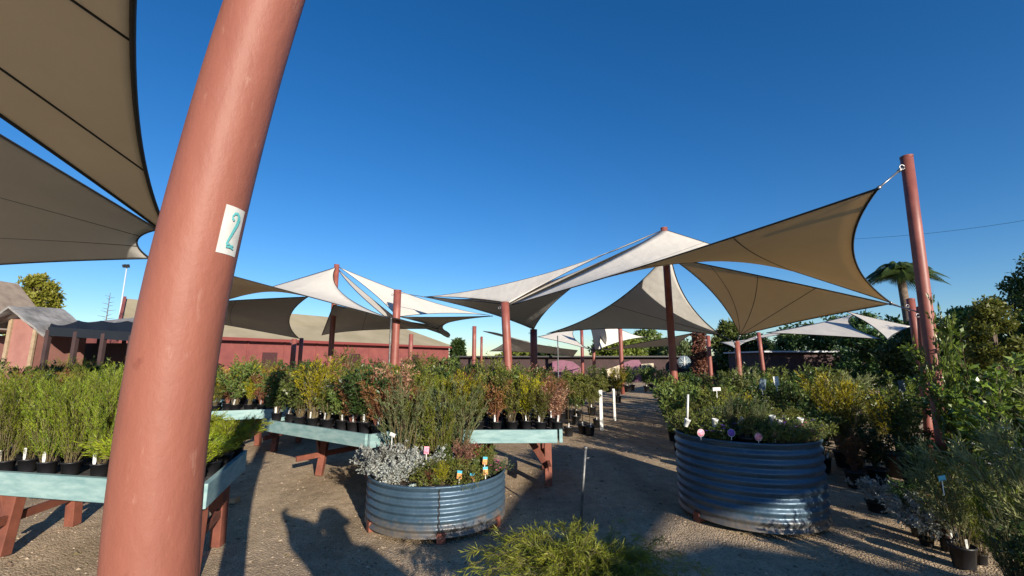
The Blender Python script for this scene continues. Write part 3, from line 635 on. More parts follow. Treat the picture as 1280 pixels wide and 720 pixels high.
for si,stq in enumerate(strokes):
    P2=[]; 
    for i,(sx,sy) in enumerate(stq):
        x0,y0 = stq[max(0,i-1)]; x1,y1 = stq[min(len(stq)-1,i+1)]; l_ = math.hypot(x1-x0,y1-y0); nx_,ny_ = -(y1-y0)/l_, (x1-x0)/l_; w_ = (wid[i] if si==0 else .07)
        for sg in (-1,1): P2.append(onpole((sx+nx_*w_*sg)*wS/2*1.1, zc+(sy+ny_*w_*sg*.6)*hS/2*.86, .004+.0003*si))
    dg.add(P2,[(2*i,2*i+1,2*i+3,2*i+2) for i in range(len(stq)-1)])
dg.build('numeral', plain('teal_print',(.12,.45,.46),.5), so2)

# ---------------------------------------------------------------- shade sails
def sail(corners, label, bows=None, mat='cloth', seams=(3,), anchors=(), sag=0, n=26, hem=.014, seamdir='u', group='shade sails'):
    cs = [P(*c) if not isinstance(c, Vector) else c for c in corners]
    tri = len(cs)==3
    if tri: cs = cs+[cs[2]+(cs[0]-cs[2])*.004]
    bows = bows or [.08]*len(corners)
    if tri: bows = [bows[0],bows[1],0,bows[2]]
    cen = sum(cs[:3] if tri else cs, Vector())/(3 if tri else 4)
    def edge(a,b_,bow):
        L_ = (b_-a).length; mdir = (cen-(a+b_)/2); mdir -= mdir.dot((b_-a).normalized())*(b_-a).normalized()
        mdir = mdir.normalized() if mdir.length>1e-4 else Vector()
        return lambda t: a.lerp(b_,t)+mdir*bow*L_*4*t*(1-t)
    e0=edge(cs[0],cs[1],bows[0]); e1=edge(cs[1],cs[2],bows[1]); e2=edge(cs[3],cs[2],bows[2]); e3=edge(cs[0],cs[3],bows[3])
    def Sf(u,v):
        p = e0(u)*(1-v)+e2(u)*v+e3(v)*(1-u)+e1(v)*u-(cs[0]*(1-u)*(1-v)+cs[1]*u*(1-v)+cs[2]*u*v+cs[3]*(1-u)*v)
        return p-Vector((0,0,sag*16*u*(1-u)*v*(1-v)))
    org = cs[0]; t = thing('shade_sail', label, 'shade sail', org, 0, group)
    m_ = MB(); m_.smooth=True
    m_.add([Sf(i/n,j/n)-org for j in range(n+1) for i in range(n+1)],[(j*(n+1)+i,j*(n+1)+i+1,(j+1)*(n+1)+i+1,(j+1)*(n+1)+i) for j in range(n) for i in range(n)])
    o = m_.build('cloth', M[mat], t); s_ = o.modifiers.new('s','SOLIDIFY'); s_.thickness=.003
    N_=24; per = [e0(k/N_) for k in range(N_)]+[e1(k/N_) for k in range(N_)]+([] if tri else [e2(1-k/N_) for k in range(N_)])+[e3(1-k/N_) for k in range(N_+1)]
    hm = MB(); hm.tube([p-org for p in per], hem, 5, cap=False); hm.build('hem', M['hem'], t)
    if seams and seams[0]:
        k_ = seams[0]; 
        for q in range(1,k_):
            sm = MB(); ps = [Sf(q/k_,j/14)-org if seamdir=='u' else Sf(j/14,q/k_)-org for j in range(15)]; sm.tube(ps, hem*.55, 5); sm.build('seam', M['hem'], t)
    for ci,anc in anchors:
        q = P(*anc) if not isinstance(anc,Vector) else anc; cb = MB(); a_ = cs[ci]; cb.tube([a_-org, q-org], .011, 6)
        cb.tube([a_-org+(q-a_).normalized()*.05*k for k in (0,1)], .022, 6); cb.tube([q-org-(q-a_).normalized()*.06*k for k in (0,1)], .02, 6); cb.build('tension_cable', M['wire'], t)
    return t
TT = (830,287,12.2)
# left overhead
sail([(212,296,6.2),Vector((-1.28,1.2,4.07)),Vector((-3.0,-.8,3.95)),Vector((-3.72,1.0,3.78))],'near overhead shade sail filling the upper left corner, dark dashed seams',[.035,.03,.03,.01],seams=(3,),seamdir='u',hem=.02)
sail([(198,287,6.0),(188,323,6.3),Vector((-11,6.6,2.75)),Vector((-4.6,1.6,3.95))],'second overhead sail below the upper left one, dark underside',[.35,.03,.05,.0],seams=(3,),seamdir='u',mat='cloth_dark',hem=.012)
# left group
sail([(420,334,14.2),(487,398,11.4),(220,326,8.0),(250,384,14)],'left white peaked sail between the big pole and its post',[.13,.035,.08,.07],seams=(0,),hem=.012)
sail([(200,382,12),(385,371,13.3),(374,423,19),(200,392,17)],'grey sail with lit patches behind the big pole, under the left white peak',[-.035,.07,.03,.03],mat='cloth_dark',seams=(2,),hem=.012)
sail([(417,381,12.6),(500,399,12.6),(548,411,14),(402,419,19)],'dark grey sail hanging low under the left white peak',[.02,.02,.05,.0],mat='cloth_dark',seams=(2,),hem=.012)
sail([(423,337,14.4),(497,399,14.2),(484,398,13.4)],'narrow tan sail strip falling right of the left white peak',[.05,.03,-.10],seams=(0,),mat='cloth_dark',hem=.012)
sail([(424,334,14.2),(612,394,19),(497,396,13.2)],'thin white sail sweeping right from the left white peak',[.085,.03,.06],seams=(0,),hem=.01)
sail([(500,396,13),(616,395,11.2),(560,422,18)],'tan three cornered sail left of the thick centre post, point down',[.03,.12,.12],seams=(0,),mat='cloth_dark',hem=.012)
sail([(478,397,13.2),(562,422,18),(548,407,15)],'small dark sail wedge under the thin white sail left of centre',[.04,.05,.03],seams=(0,),mat='cloth_dark',hem=.012)
# centre
sail([(532,371,13.5),(637,379,10.7),TT],'white crescent sail crest rising from the centre post to the highest peak',[.03,.05,.14],seams=(0,),hem=.01)
sail([(530,371,13.6),(637,381,10.8),(831,290,12.3),(667,412,17)],'tan winged sail with its point on the dark centre post',[.02,.055,.14,.05],seams=(0,),mat='cloth_dark',hem=.012,anchors=((0,(499,366,13)),))
sail([(1097,236,4.75),(640,381,10.7),TT,(1113,378,8.0)],'largest sail sweeping from the tall right post over the highest peak',[.045,.055,-.005,.085],seams=(4,),seamdir='u',hem=.014,anchors=((0,(1127,211,4.8)),(3,(1136,388,8.5))))
sail([(838,322,12.0),(1112,380,8.1),(925,419,12.4)],'lower tan sail between the highest peak and the right posts',[-.005,.01,.13],seams=(4,),seamdir='u',hem=.013,anchors=((1,(1148,390,7.2)),(2,(921,429,12.5))))
sail([(838,312,12.6),(683,417,15.0),(901,419,12.7)],'dark grey sail hanging left of and behind the tall dark red post',[.08,.035,.11],mat='cloth_dark',seams=(2,),hem=.013,anchors=((2,(919,428,12.4)),))
# far centre
sail([(604,414,22),(722,438,27),(716,446,29),(612,439,25)],'far low brown sail strip behind the centre post',[.04,0,.05,.35],mat='cloth_dark',seams=(3,),hem=.015)
sail([(672,421,25),(726,404,27),(738,437,23)],'far white sail left of the dark curved one',[.05,.16,.03],seams=(0,),hem=.015)
sail([(735,398,23),(752,400,22),(743,437,24)],'small dark curved sail between the two far white sails',[0,-.25,.05],mat='cloth_dark',seams=(0,),hem=.015)
sail([(752,398,24),(812,421,28),(748,437,22)],'far white triangular sail behind the slender post',[.06,.02,.02],seams=(0,),hem=.015)
sail([(745,438,24),(868,416,17),(850,432,27)],'far dark sail wedge left of the tall dark red post',[.03,.02,.06],mat='cloth_dark',seams=(0,),hem=.015)
# far right
sail([(958,416,16),(1072,391,19),(1102,424,13)],'pale sail behind the right tan sail, left of the palm',[.04,.07,.03],seams=(0,),hem=.014)
sail([(1054,388,17),(1140,408,14),(1110,425,12.5)],'small pale sail at the short posts on the right',[.03,.03,.03],seams=(0,),hem=.014)
sail([(900,428,14.5),(982,415,20),(921,437,13)],'thin blue grey sail sliver at the rope tied post',[.03,.05,.05],seams=(0,),mat='cloth_dark',hem=.008)

# unseen sails added behind the viewer, shaped to throw the wide shadows over the gravel
def back(px, py, z):
    g_ = G(px,py); return g_+hs_*(z/TEL)+Vector((0,0,z))
sail([back(560,740,3.0),back(690,569,3.4),back(890,602,3.4),back(792,720,2.9)],'unseen cream sail added behind the viewer to shade the tanks',[.0,.02,.02,.02],seams=(3,),mat='cloth_dark')
sail([back(540,735,2.9),back(900,678,3.2),back(1400,738,3.0),back(1700,1600,3.0)],'unseen cream sail added behind the viewer to shade the near gravel',[.02,.02,.02,.02],seams=(3,),mat='cloth_dark')

# ---------------------------------------------------------------- plants right of the aisle
RG = 'potted shrubs right of the aisle'
def at(px, Y): return P(px, 450, Y).x
rows = [ # Y, px start, px end, n, kinds, scale, row words
 (4.9,1075,1190,3,['dark','silver','gum'],(.8,1.0),'short row right of tall tank'),
 (5.9,1040,1240,6,['dark','bronze','dark','glossy'],(.9,1.05),'right hand row behind tall tank'),
 (6.6,865,1060,6,['olive','dark','flower','olive'],(1.35,1.6),'row directly behind tall tank'),
 (7.7,850,1120,8,['olive','gold','dark','broad'],(1.5,1.8),'second row behind tall tank'),
 (9.0,842,1150,9,['dark','broad','olive','flower'],(1.6,1.95),'third row behind tall tank'),
 (11.0,838,1060,8,['dark','broad','gum','olive'],(1.7,2.1),'fourth row behind tall tank'),
 (13.5,836,1000,7,['dark','broad','dark'],(1.9,2.3),'furthest row right of aisle')]
for Y,p0,p1,n,kds,sc,wh in rows:
    for i in range(n):
        kd = kds[(i*5+int(Y))%len(kds)]; px = p0+(p1-p0)*i/max(1,n-1); k_ = random.uniform(*sc)
        if kd in ('glossy','gum'): k_ *= .62 if Y<6 else .6
        nm = KD[kd][4]; plant(kd, at(px,Y)+random.uniform(-.1,.1), Y+random.uniform(-.15,.15), 0, f"{nm}, {NUMW[i]} from left, {wh}", RG, k_, potsc=1.15)
# yellow bush
yb = plant('gold', at(1040,6.9), 6.9, 0, 'large yellow green bush glowing right of the tall tank', RG, 2.1, potsc=1.3)
# big shrubs at the right edge
for px,Y,kd,sc,lab in (
 (1210,4.75,'glossy',1.38,'tall glossy leaved shrub just right of the tall right post'),
 (1246,4.2,'glossy',1.2,'tall glossy leaved shrub second from the right edge'),
 (1285,4.5,'glossy',1.2,'tall glossy leaved shrub at the right edge of the picture'),
 (1330,4.4,'gum',1.4,'tall narrow leaved shrub cut by the right edge of the picture'),
 (1105,6.4,'glossy',1.0,'glossy leaved shrub behind and left of the tall right post'),
 (1215,5.6,'dark',2.2,'dark dense shrub behind the glossy ones at the right edge'),
 (1270,5.8,'gum',1.3,'dusty narrow leaved shrub furthest back at the right edge'),
 (1165,3.7,'gum',.85,'dusty narrow leaved shrub at the foot of the tall right post'),
 (1222,3.3,'feather',1.5,'tall feathery shrub in the right foreground'),
 (1262,3.1,'gum',1.1,'dusty narrow leaved shrub nearest the lower right corner'),
 (1228,3.0,'needle',1.0,'grey green needle shrub low in the right foreground'),
 (1125,4.1,'silver',1.3,'pale grey shrub on the ground left of the right post'),
 (1118,4.3,'dark',.7,'small dark shrub nearest the lit strip of gravel'),
 (1150,4.0,'bronze',.75,'bronze twiggy shrub nearest the lit strip of gravel'),
 (1290,2.75,'dark',.95,'dark shrub in the lower right corner'),
 (1185,3.75,'feather',1.35,'bright feathery shrub right of the tall right post')):
    plant(kd, at(px,Y), Y, 0, lab, 'large shrubs around the tall right post', sc, potsc=1.1 if Y>4.4 else .62)
sg = plant('glossy', at(1174,4.62), 4.62, 0, 'slender glossy leaved sapling trained up the front of the tall right post', 'large shrubs around the tall right post', 1.75, potsc=.7)
for ch in sg.children:
    if ch.name.startswith('foliage'): ch.scale = (.55,.55,1.78)
for k,(x,y,sc) in enumerate(((5.5,2.3,2.3),(6.1,3.1,2.5),(6.7,1.6,2.5),(5.9,4.3,2.3),(7.2,3.9,2.6))): plant('dark', x, y, 0, 'unseen dark shrub added beyond the right edge for shade, '+['nearest','second nearest','third nearest','furthest','outermost'][k]+' of its group', 'unseen dark shrubs added beyond the right edge for shade', sc, potsc=1.4)  # off-frame shrubs added to shade the gravel right of the tall tank
for k in range(9):
    kd = ['dark','dark','olive'][k%3]; plant(kd, at(66+k*12,10.4), 10.4+(k%2)*.5, 0, f"{KD[kd][4]}, {NUMW[k]} from left, before the black cloth shelter", 'shrubs before the black cloth shelter', 2.1, potsc=1.4)
# white flower shrub
plant('flower', at(1258,3.9), 3.9, 0, 'white flowering shrub near the right edge of the picture', 'large shrubs around the tall right post', 1.7, potsc=1.3)
# shrubs around the aisle, left side
for i,(px,Y,kd,sc) in enumerate(((709,9.6,'standard',.95),(726,9.9,'standard',.95),(744,10.8,'standard',.95),(718,11.4,'standard',1.05),(735,9.7,'standard',.8))):
    plant(kd, at(px,Y), Y, 0, ['leftmost front lollipop tree by the aisle','second lollipop tree by the aisle','furthest right lollipop tree by the aisle','tall lollipop tree behind the others by the aisle','smallest lollipop tree nearest the bench end'][i], 'lollipop trees beside the aisle', sc, potsc=.75, withtag=True)
for i in range(9):
    Y = 11.6+i*.8; kd = ['dark','broad','olive','dark','flower','broad','dark','broad','olive'][i]
    plant(kd, at(700,11.5)+ (i%3)*.55, Y, 0, f"{KD[kd][4]}, {NUMW[i]} plant back, left side of aisle", 'shrubs lining the left of the aisle', 1.6, potsc=1.3)
for i in range(9):
    kd = ['low','flower','broad','low','dark','flower','broad','dark','low'][i]
    plant(kd, at(735+i*12,17.5), 17.5+(i%2)*.8, .35, f"{KD[kd][4]}, {NUMW[i]} from left, far end of aisle", 'plants at the far end of the aisle', 1.5 if kd!='low' else 2.2, potsc=1.3)
for i in range(12):
    kd = ['dark','broad','palmy','gold'][i%4]; plant(kd, -13+i*1.55, 15.6+(i%3)*.7, 0, f"{KD[kd][4]}, {NUMW[i]} from left, furthest row before red wall", 'furthest row of shrubs before the red wall', 2.0, potsc=1.4)
# white boards / trellis posts by aisle
for px,pt_,pb,lab in ((752,490,538,'thick white marker post beside the aisle'),(768.5,488,526,'thin white marker post behind the thick one')):
    b_ = G(px,pb); tp = P(px,pt_,b_.y); m_ = MB(); m_.box((0,0,tp.z/2),(.075 if px<760 else .06,.05,tp.z)); t = thing('marker_post',lab,'post',(b_.x,b_.y,0),0,'white marker posts')
    m_.build('shaft',M['white'],t,.004); m_=MB(); m_.box((-.01,0,tp.z+.02),(.10 if px<760 else .065,.055,.05)); m_.build('cap',M['white'],t,.006)

# foreground weeping bush (three plants' worth in one shrub)
fw = foliage('weeping', LM['weep'], n_stems=230, h=.52, base=.10, spread=.62, curve=1.1, droop=.42, twigs=14, tl=.10, leaves=9, ll=.05, lw=.0036, up=.62, seed=5, leafdroop=.35, t0=.2)
fb = G(700,760); 
t = thing('weeping_bush','bright green weeping needle leaved bush at the bottom edge in front of the stake','bush',(.40,2.72,0))
f_ = mesh_obj('foliage', fw, t); f_.location=(0,0,.25); p = mesh_obj('pot', pot_mesh(.16,.2), t)

# ---------------------------------------------------------------- left background
# red building
E1 = P(150,418,22.5); E2 = P(561,438,46)
dirb = Vector((E2.x-E1.x,E2.y-E1.y,0)); Lb = dirb.length; ang = math.atan2(dirb.y,dirb.x); EH = 2.95; RH = 5.6; Wd = 12
bld = thing('red_building','long red walled building with a beige hipped roof behind the left sails','building',(E1.x,E1.y,0),ang)
m_ = MB(); m_.box((Lb/2,Wd/2,EH/2),(Lb,Wd,EH)); m_.build('wall',M['redwall'],bld)
m_ = MB(); ov=.5; rdg=Wd/2
Rinv = Matrix.Rotation(-ang,3,'Z'); lc = lambda p: tuple(Rinv @ (p-Vector((E1.x,E1.y,0))))
fl_ = lc(P(146,418,22.3)); rl_ = lc(P(156,373,26)); bl_ = lc(P(160,425,32))
vs=[fl_,(Lb+ov,-ov,EH+.02),(Lb+ov,Wd+ov,EH+.02),bl_,rl_,(Lb-3,rdg,RH)]
m_.add(vs,[(0,1,5,4),(1,2,5),(2,3,4,5),(3,0,4),(0,3,2,1)]); rf = m_.build('roof',M['roof'],bld)
m_ = MB(); m_.box((Lb/2,-ov-.03,EH-.05),(Lb+2*ov,.06,.18)); m_.build('fascia',plain('dark_red_trim',(.2,.04,.035),.6),rf)
for k in range(int(Lb/2.5)): m_ = MB(); m_.box((1.5+k*2.5,-.03,EH/2),(.09,.06,EH-.02)); m_.build('pilaster',M['redwall'],bld)
dm_ = plain('dark_door',(.06,.02,.02),.6)
for k in range(4): m_ = MB(); m_.box((8+k*7,-.04,1.05),(1.0,.05,2.1)); m_.build('door',dm_,bld)
bb_ = MB(); bb_.beam(Vector(fl_)+Vector((0,0,.03)),Vector(rl_)+Vector((0,0,.03)),.14,.2); bb_.build('barge_board',M['redwall'],rf)
# pink hut
hp = P(8,446,13.5); hx0 = P(6,446,13.5).x; hx1 = P(41,446,13.5).x
t = thing('pink_hut','small faded pink hut with sagging grey cloth roof at far left','hut',(hx0,13.5,0))
wz = P(20,399,13.5).z; w_ = hx1-hx0
m_ = MB(); m_.box((w_/2,.8,wz/2),(w_,1.6,wz)); m_.build('wall',M['pink'],t)
m_ = MB(); m_.box((.03,-.03,wz/2),(.1,.06,wz)); m_.box((w_-.03,-.03,wz/2),(.1,.06,wz)); m_.build('corner_board',M['timber'],t)
pk = P(20,379,14.0)-Vector((hx0,13.5,0)); l_ = P(-30,400,13)-Vector((hx0,13.5,0)); r2_ = P(66,411,13.2)-Vector((hx0,13.5,0))
m_ = MB(); rp=[]
for j in range(7):
    for i in range(13):
        u=i/12; v=j/6
        prof = np.interp(u,[0,.25,.42,.7,1],[l_.z+.0,pk.z-.35,pk.z,pk.z-.45,r2_.z])
        x_ = l_.x+(r2_.x-l_.x)*u; rp.append((x_, -.5+v*1.6, prof-.2*(1-v)+.015*math.sin(i*2.1+j)+.01*math.sin(i*5.1-j*2)-.1*v))
m_.add(rp,[(j*13+i,j*13+i+1,(j+1)*13+i+1,(j+1)*13+i) for j in range(6) for i in range(12)]); o=m_.build('cloth_roof',M['thatch'],t); so_=o.modifiers.new('s','SOLIDIFY'); so_.thickness=.06
# left-most roof
q = P(-40,345,17); t = thing('brown_roofed_shed','brown roofed shed cut by the left edge of the picture','shed',(q.x,q.y,0))
r1_ = P(16,384,17)-q; m_=MB(); m_.box((-2,.9,1.3),(5.2,1.6,2.6)); m_.build('wall',M['pink'],t)
m_=MB(); pz_=q.z; m_.add([(-6,-.3,2.6),(.0,-.3,pz_),(r1_.x,-.3,2.75),(-6,1.8,2.6),(0,1.8,pz_),(r1_.x,1.8,2.75)],[(0,1,4,3),(1,2,5,4),(0,2,1),(3,4,5),(0,3,5,2)]); m_.build('roof',paint('brown_roof',(.22,.17,.13),(.32,.25,.19),3,.9),t)
# black cloth shelter
t = thing('cloth_shelter','long low shelter roofed in black shade cloth at left','shelter',P(65,450,12).xy.to_3d())
o0_ = Vector(t.location); a_=P(62,411,11)-o0_; b_=P(200,420,11)-o0_; c_=P(190,401,16)-o0_; d_=P(66,399,16)-o0_
a_,b_,c_,d_=[Vector((p.x,p.y,p.z)) for p in (a_,b_,c_,d_)]
m_=MB(); m_.smooth=True; n=16
m_.add([a_.lerp(b_,i/n).lerp(d_.lerp(c_,i/n),j/8)-Vector((0,0,.10*abs(math.sin(math.pi*i/4))*0+.07*math.sin(math.pi*((i/4)%1))+.05*math.sin(j*1.9))) for j in range(9) for i in range(n+1)],[(j*(n+1)+i,j*(n+1)+i+1,(j+1)*(n+1)+i+1,(j+1)*(n+1)+i) for j in range(8) for i in range(n)])
o=m_.build('cloth_roof',M['black_cloth'],t); so_=o.modifiers.new('s','SOLIDIFY'); so_.thickness=.05
for k in range(5):
    for dd in (0,1):
        p = (a_.lerp(b_,k/4) if dd==0 else d_.lerp(c_,k/4)); mm_=MB(); mm_.beam((p.x,p.y,0),(p.x,p.y,p.z-.03),.09,.09); mm_.build('support_post',M['darkwall'],t)
m_=MB(); m_.beam(a_-Vector((0,0,.06)),b_-Vector((0,0,.06)),.08,.22); m_.build('front_beam',M['black_cloth'],t)
m_=MB(); e1=P(88,405,17.5)-o0_; e2=P(200,412,17.5)-o0_; m_.add([e1,e2,e2+Vector((0,3,.65)),e1+Vector((.8,3,.65))],[(0,1,2,3)]); o=m_.build('pale_roof_sheet',M['thatch'],t); so_=o.modifiers.new('s','SOLIDIFY'); so_.thickness=.04
m_=MB(); ql=P(60,440,15.8)-o0_; qr=P(240,440,15.8)-o0_; m_.box(((ql.x+qr.x)/2,ql.y,1.1),(qr.x-ql.x,.15,2.2)); m_.build('back_wall',M['darkwall'],t)
# marigold display
t = thing('flower_display','orange and yellow flowers massed before the pink hut','flowers',P(45,452,10.8).xy.to_3d()+Vector((0,0,0)))
m_=MB(); m_.box((0,.3,.6),(2.0,.7,.08)); m_.build('table',M['timber'],t)
m_=MB()
for k in (-.9,.9):
    for q in (0,.6): m_.beam((k,q,0),(k,q,.6),.07,.07)
m_.build('leg',M['leg'],t)
ff = foliage('marigold', LM['broad'], n_stems=60, h=.75, base=.3, spread=.75, twigs=10, tl=.12, leaves=5, ll=.05, lw=.02, seed=9, flowers=(M['petal_o'],240,.05))
f1=mesh_obj('orange_flowers',ff,t); f1.location=(.35,.3,.62); f1.scale=(.8,.5,1)
ff = foliage('marigold', LM['broad'], n_stems=60, h=.75, base=.3, spread=.75, twigs=10, tl=.12, leaves=5, ll=.05, lw=.02, seed=10, flowers=(M['petal_y'],260,.05))
f1=mesh_obj('yellow_flowers',ff,t); f1.location=(-.35,.3,.62); f1.scale=(.8,.5,.95)

# ---------------------------------------------------------------- trees
def tree(px, pbase, ptop, Y, wpx, mat, label, seed, cone=0, n_cl=60, leafs=160, name='tree', cat='tree', ll=.22, lw=.10, gap=.25, low=.25, group=None, trunk=True):
    rng = random.Random(seed); nr = np.random.default_rng(seed)
    top = P(px,ptop,Y); R_ = wpx/2/F*Y; Hc = top.z; x0 = top.x
    t = thing(name,label,cat,(x0,Y,0),0,group)
    m_=MB(); tr_r = max(.06,Hc*.022); m_.tube([(0,0,-.1),(.05*R_,0,Hc*.3),(-.03*R_,.02,Hc*.6),(0,0,Hc*.9)],[tr_r,tr_r*.8,tr_r*.5,tr_r*.12],8)
    cl_=[]
    for k in range(n_cl):
        v = rng.uniform(low,.97); prof = (math.sin(math.pi*min(1,(v-low)/(1-low)*.85+.15)))**.6 if not cone else (1-(v-low)/(1-low))**.7*.95+.12
        a = rng.uniform(0,6.28); rr = R_*prof*rng.uniform(.35,1)**.5*rng.uniform(.75,1.0); p = Vector((math.cos(a)*rr,math.sin(a)*rr,Hc*v)); cl_.append(p)
        if k%3==0: m_.tube([(0,0,Hc*max(.15,v-.22)),p*.5+Vector((0,0,Hc*(v-.1)*.5)),p],[tr_r*.35,tr_r*.22,tr_r*.06],5)
    m_.build('trunk',M['bark'],t)
    V=[]
    for p in cl_:
        s_ = R_*rng.uniform(.16,.34)+.05; n=leafs; c = nr.normal(0,1,(n,3)); c = c/np.linalg.norm(c,axis=1,keepdims=True)*(nr.uniform(.3,1,(n,1)))*s_*np.array([1,1,.75])
        c += np.array(p); d = nr.normal(0,1,(n,3)); d/=np.linalg.norm(d,axis=1,keepdims=True); s2 = np.cross(d,nr.normal(0,1,(n,3))); s2/=np.linalg.norm(s2,axis=1,keepdims=True)
        l = ll*nr.uniform(.6,1.2,(n,1)); V.append(np.stack([c,c+d*l*.5+s2*lw/2,c+d*l,c+d*l*.5-s2*lw/2],1).reshape(-1,3))
    v=np.concatenate(V); me=bpy.data.meshes.new('crown'); k=len(v)//4; me.from_pydata(v.tolist(),[],np.arange(k*4).reshape(k,4).tolist()); me.materials.append(mat); me.update(); mesh_obj('crown',me,t)
    return t
tree(54,440,341,34,50,LM['pine'],'golden green conifer standing above the pink hut',3,n_cl=90,leafs=130,ll=.35,lw=.13,low=.2)
tree(28,440,374,36,22,LM['pine'],'small bushy tree left of the golden conifer',4,n_cl=30,ll=.3,lw=.12)
tree(78,440,392,24,22,LM['pine'],'low bush poking over the black shelter',5,n_cl=25,ll=.2,lw=.08)
BT='trees along the far boundary'
for i,(px,pt_,Y,wp,k,lab) in enumerate((
 (573,425,46,14,'dark','small dark tree at the right end of the red building'),
 (655,437,52,60,'olive','low tree line left of the far wall'),
 (690,438,48,40,'dark','low dark tree behind the far brown sail'),
 (770,422,44,60,'olive','rounded tree seen beneath the far white sail'),
 (808,414,50,46,'broad','bushy tree right of the far white triangular sail'),
 (850,430,46,50,'needle','dull grey green tree right of the tall dark red post'),
 (912,404,32,44,'broad','leafy tree in the sky gap between the tan sails'),
 (940,420,30,50,'dark','dark tree below the tan sail'),
 (1000,408,26,70,'dark','dark tree behind the far right pale sail'),
 (1050,398,24,70,'dark','broad dark tree behind the pale sails on the right'),
 (1095,392,20,80,'dark','dark tree left of the palm'),
 (1150,398,17,80,'dark','dark tree under the palm behind the right posts'),
 (1205,385,15,60,'broad','green tree right of the tall right post'),
 (1262,345,14,70,'dark','tall dark tree at the right edge of the picture'),
 (1310,310,13,90,'dark','tallest dark tree just cut by the right edge'),
 (1235,372,12,50,'olive','olive green tree below the tall dark one at right'))):
    tree(px,450,pt_,Y,wp*1.15,LM[k],lab,20+i,n_cl=75,leafs=110,ll=.011*Y,lw=.0045*Y,low=.1,group=BT)
# palm
pb = P(1122,322,19); t = thing('palm_tree','palm tree rising behind the tall right post','palm tree',(pb.x,19,0))
m_=MB(); m_.tube([(0,0,-.1),(.05,0,pb.z*.5),(0,0,pb.z-.4)],[.22,.17,.15],10); m_.build('trunk',M['bark'],t)
V=[];Fs=[]; rng=random.Random(3)
for k in range(60):
    a=k*2.4+rng.uniform(-.2,.2); e=rng.uniform(-.3,1.45); Lf=1.45*rng.uniform(.75,1.1); m_2=[]
    for j in range(26):
        s_=j/25; x_=Lf*(s_*math.cos(e)*1.0); z_=Lf*(s_*math.sin(e)-s_*s_*(.55+.3*max(0,e)))
        o=Vector((math.cos(a)*x_,math.sin(a)*x_,pb.z-.55+z_)); sv=Vector((-math.sin(a),math.cos(a),0)); fw_=Vector((math.cos(a),math.sin(a),-.5))
        ln_=.42*math.sin(math.pi*min(1,.15+s_*.85))+.04
        for sg in (-1,1):
            tip=o+sv*sg*ln_+fw_*ln_*.6-Vector((0,0,ln_*.5)); w2=fw_.normalized()*.035; i0=len(V); V+= [o-w2,o+w2,tip]; Fs.append((i0,i0+1,i0+2))
me=bpy.data.meshes.new('crown'); me.from_pydata([tuple(v) for v in V],[],Fs); me.materials.append(LM['palm']); mesh_obj('crown',me,t)
# bare sapling above shelter and light pole
q=P(138,366,22); t=thing('bare_sapling','spindly bare sapling rising above the black shelter','tree',(q.x,22,0)); m_=MB(); m_.tube([(0,0,0),(0,0,q.z)],[.05,.01],6)
for k in range(26):
    z=q.z*(.55+.43*k/26); a=k*2.4; l=.5*(1-.6*k/26); m_.tube([(0,0,z),(math.cos(a)*l,math.sin(a)*l,z+.2*l)],[.015,.004],4)
m_.build('trunk',M['bark'],t)
q=P(158.5,334,40); t=thing('light_pole','tall thin floodlight pole behind the shelter','light pole',(q.x,40,0)); m_=MB(); m_.tube([(0,0,0),(0,0,q.z)],[.09,.05],8); m_.build('pole',plain('pale_pole',(.45,.5,.55),.5),t)
m_=MB(); m_.box((0,0,q.z),(.5,.1,.08)); m_.box((-.15,-.1,q.z+.1),(.2,.25,.28),Matrix.Rotation(.4,3,'X')); m_.box((.15,-.1,q.z+.1),(.2,.25,.28),Matrix.Rotation(.4,3,'X')); m_.build('floodlight',M['hem'],t)
# creeper column
q=P(873,418,16); t=thing('creeper_column','column covered in dull red creeper right of the far wall disc','plant',(q.x,16,0)); m_=MB(); m_.tube([(0,0,0),(0,0,q.z)],[.13,.12],10); m_.build('pole',M['bark'],t)
nr=np.random.default_rng(4); k=2600; a=nr.uniform(0,6.28,k); z=nr.uniform(0,q.z+.08,k); r_=nr.uniform(.12,.26,k); c=np.stack([np.cos(a)*r_,np.sin(a)*r_,z],1); d=nr.normal(0,1,(k,3)); d/=np.linalg.norm(d,axis=1,keepdims=True); s2=np.cross(d,nr.normal(0,1,(k,3))); s2/=np.linalg.norm(s2,axis=1,keepdims=True)
v=np.stack([c,c+d*.06+s2*.035,c+d*.12,c+d*.06-s2*.035],1).reshape(-1,3); me=bpy.data.meshes.new('creeper'); me.from_pydata(v.tolist(),[],np.arange(k*4).reshape(k,4).tolist()); me.materials.append(LM['creeper']); mesh_obj('creeper',me,t)

# ---------------------------------------------------------------- far wall with panels
wl=P(575,446,34); wr=P(1010,446,34); t=thing('boundary_building','long low dark brown building across the far end of the aisle','building',(wl.x,34,0)); L_=wr.x-wl.x; hz=P(750,446.5,34).z
m_=MB(); m_.box((L_/2,2,hz/2),(L_,4,hz)); m_.build('wall',M['darkwall'],t)
m_=MB(); m_.box((L_/2,1.9,hz+.05),(L_+.6,4.8,.1)); m_.build('roof',plain('dark_roof',(.03,.028,.03),.6),t)
def panel(pts,Y,mat,name,label,cat):
    vs=[P(x,y,Y) for x,y in pts]; c=sum(vs,Vector())/len(vs); n=len(vs); m_=MB()
    m_.add([v-c for v in vs]+[v-c+Vector((0,.08,0)) for v in vs],[tuple(range(n))]+[tuple(range(2*n-1,n-1,-1))]+[(i,n+i,n+(i+1)%n,(i+1)%n) for i in range(n)])
    o=m_.build(name,mat); o.location=c; return tag(o,label,cat)
panel([(690,452),(702,450),(716,452),(727,460),(729,482),(688,482)],33.5,M['purple'],'mauve_panel','left mauve rounded panel standing against the dark far building','panel')
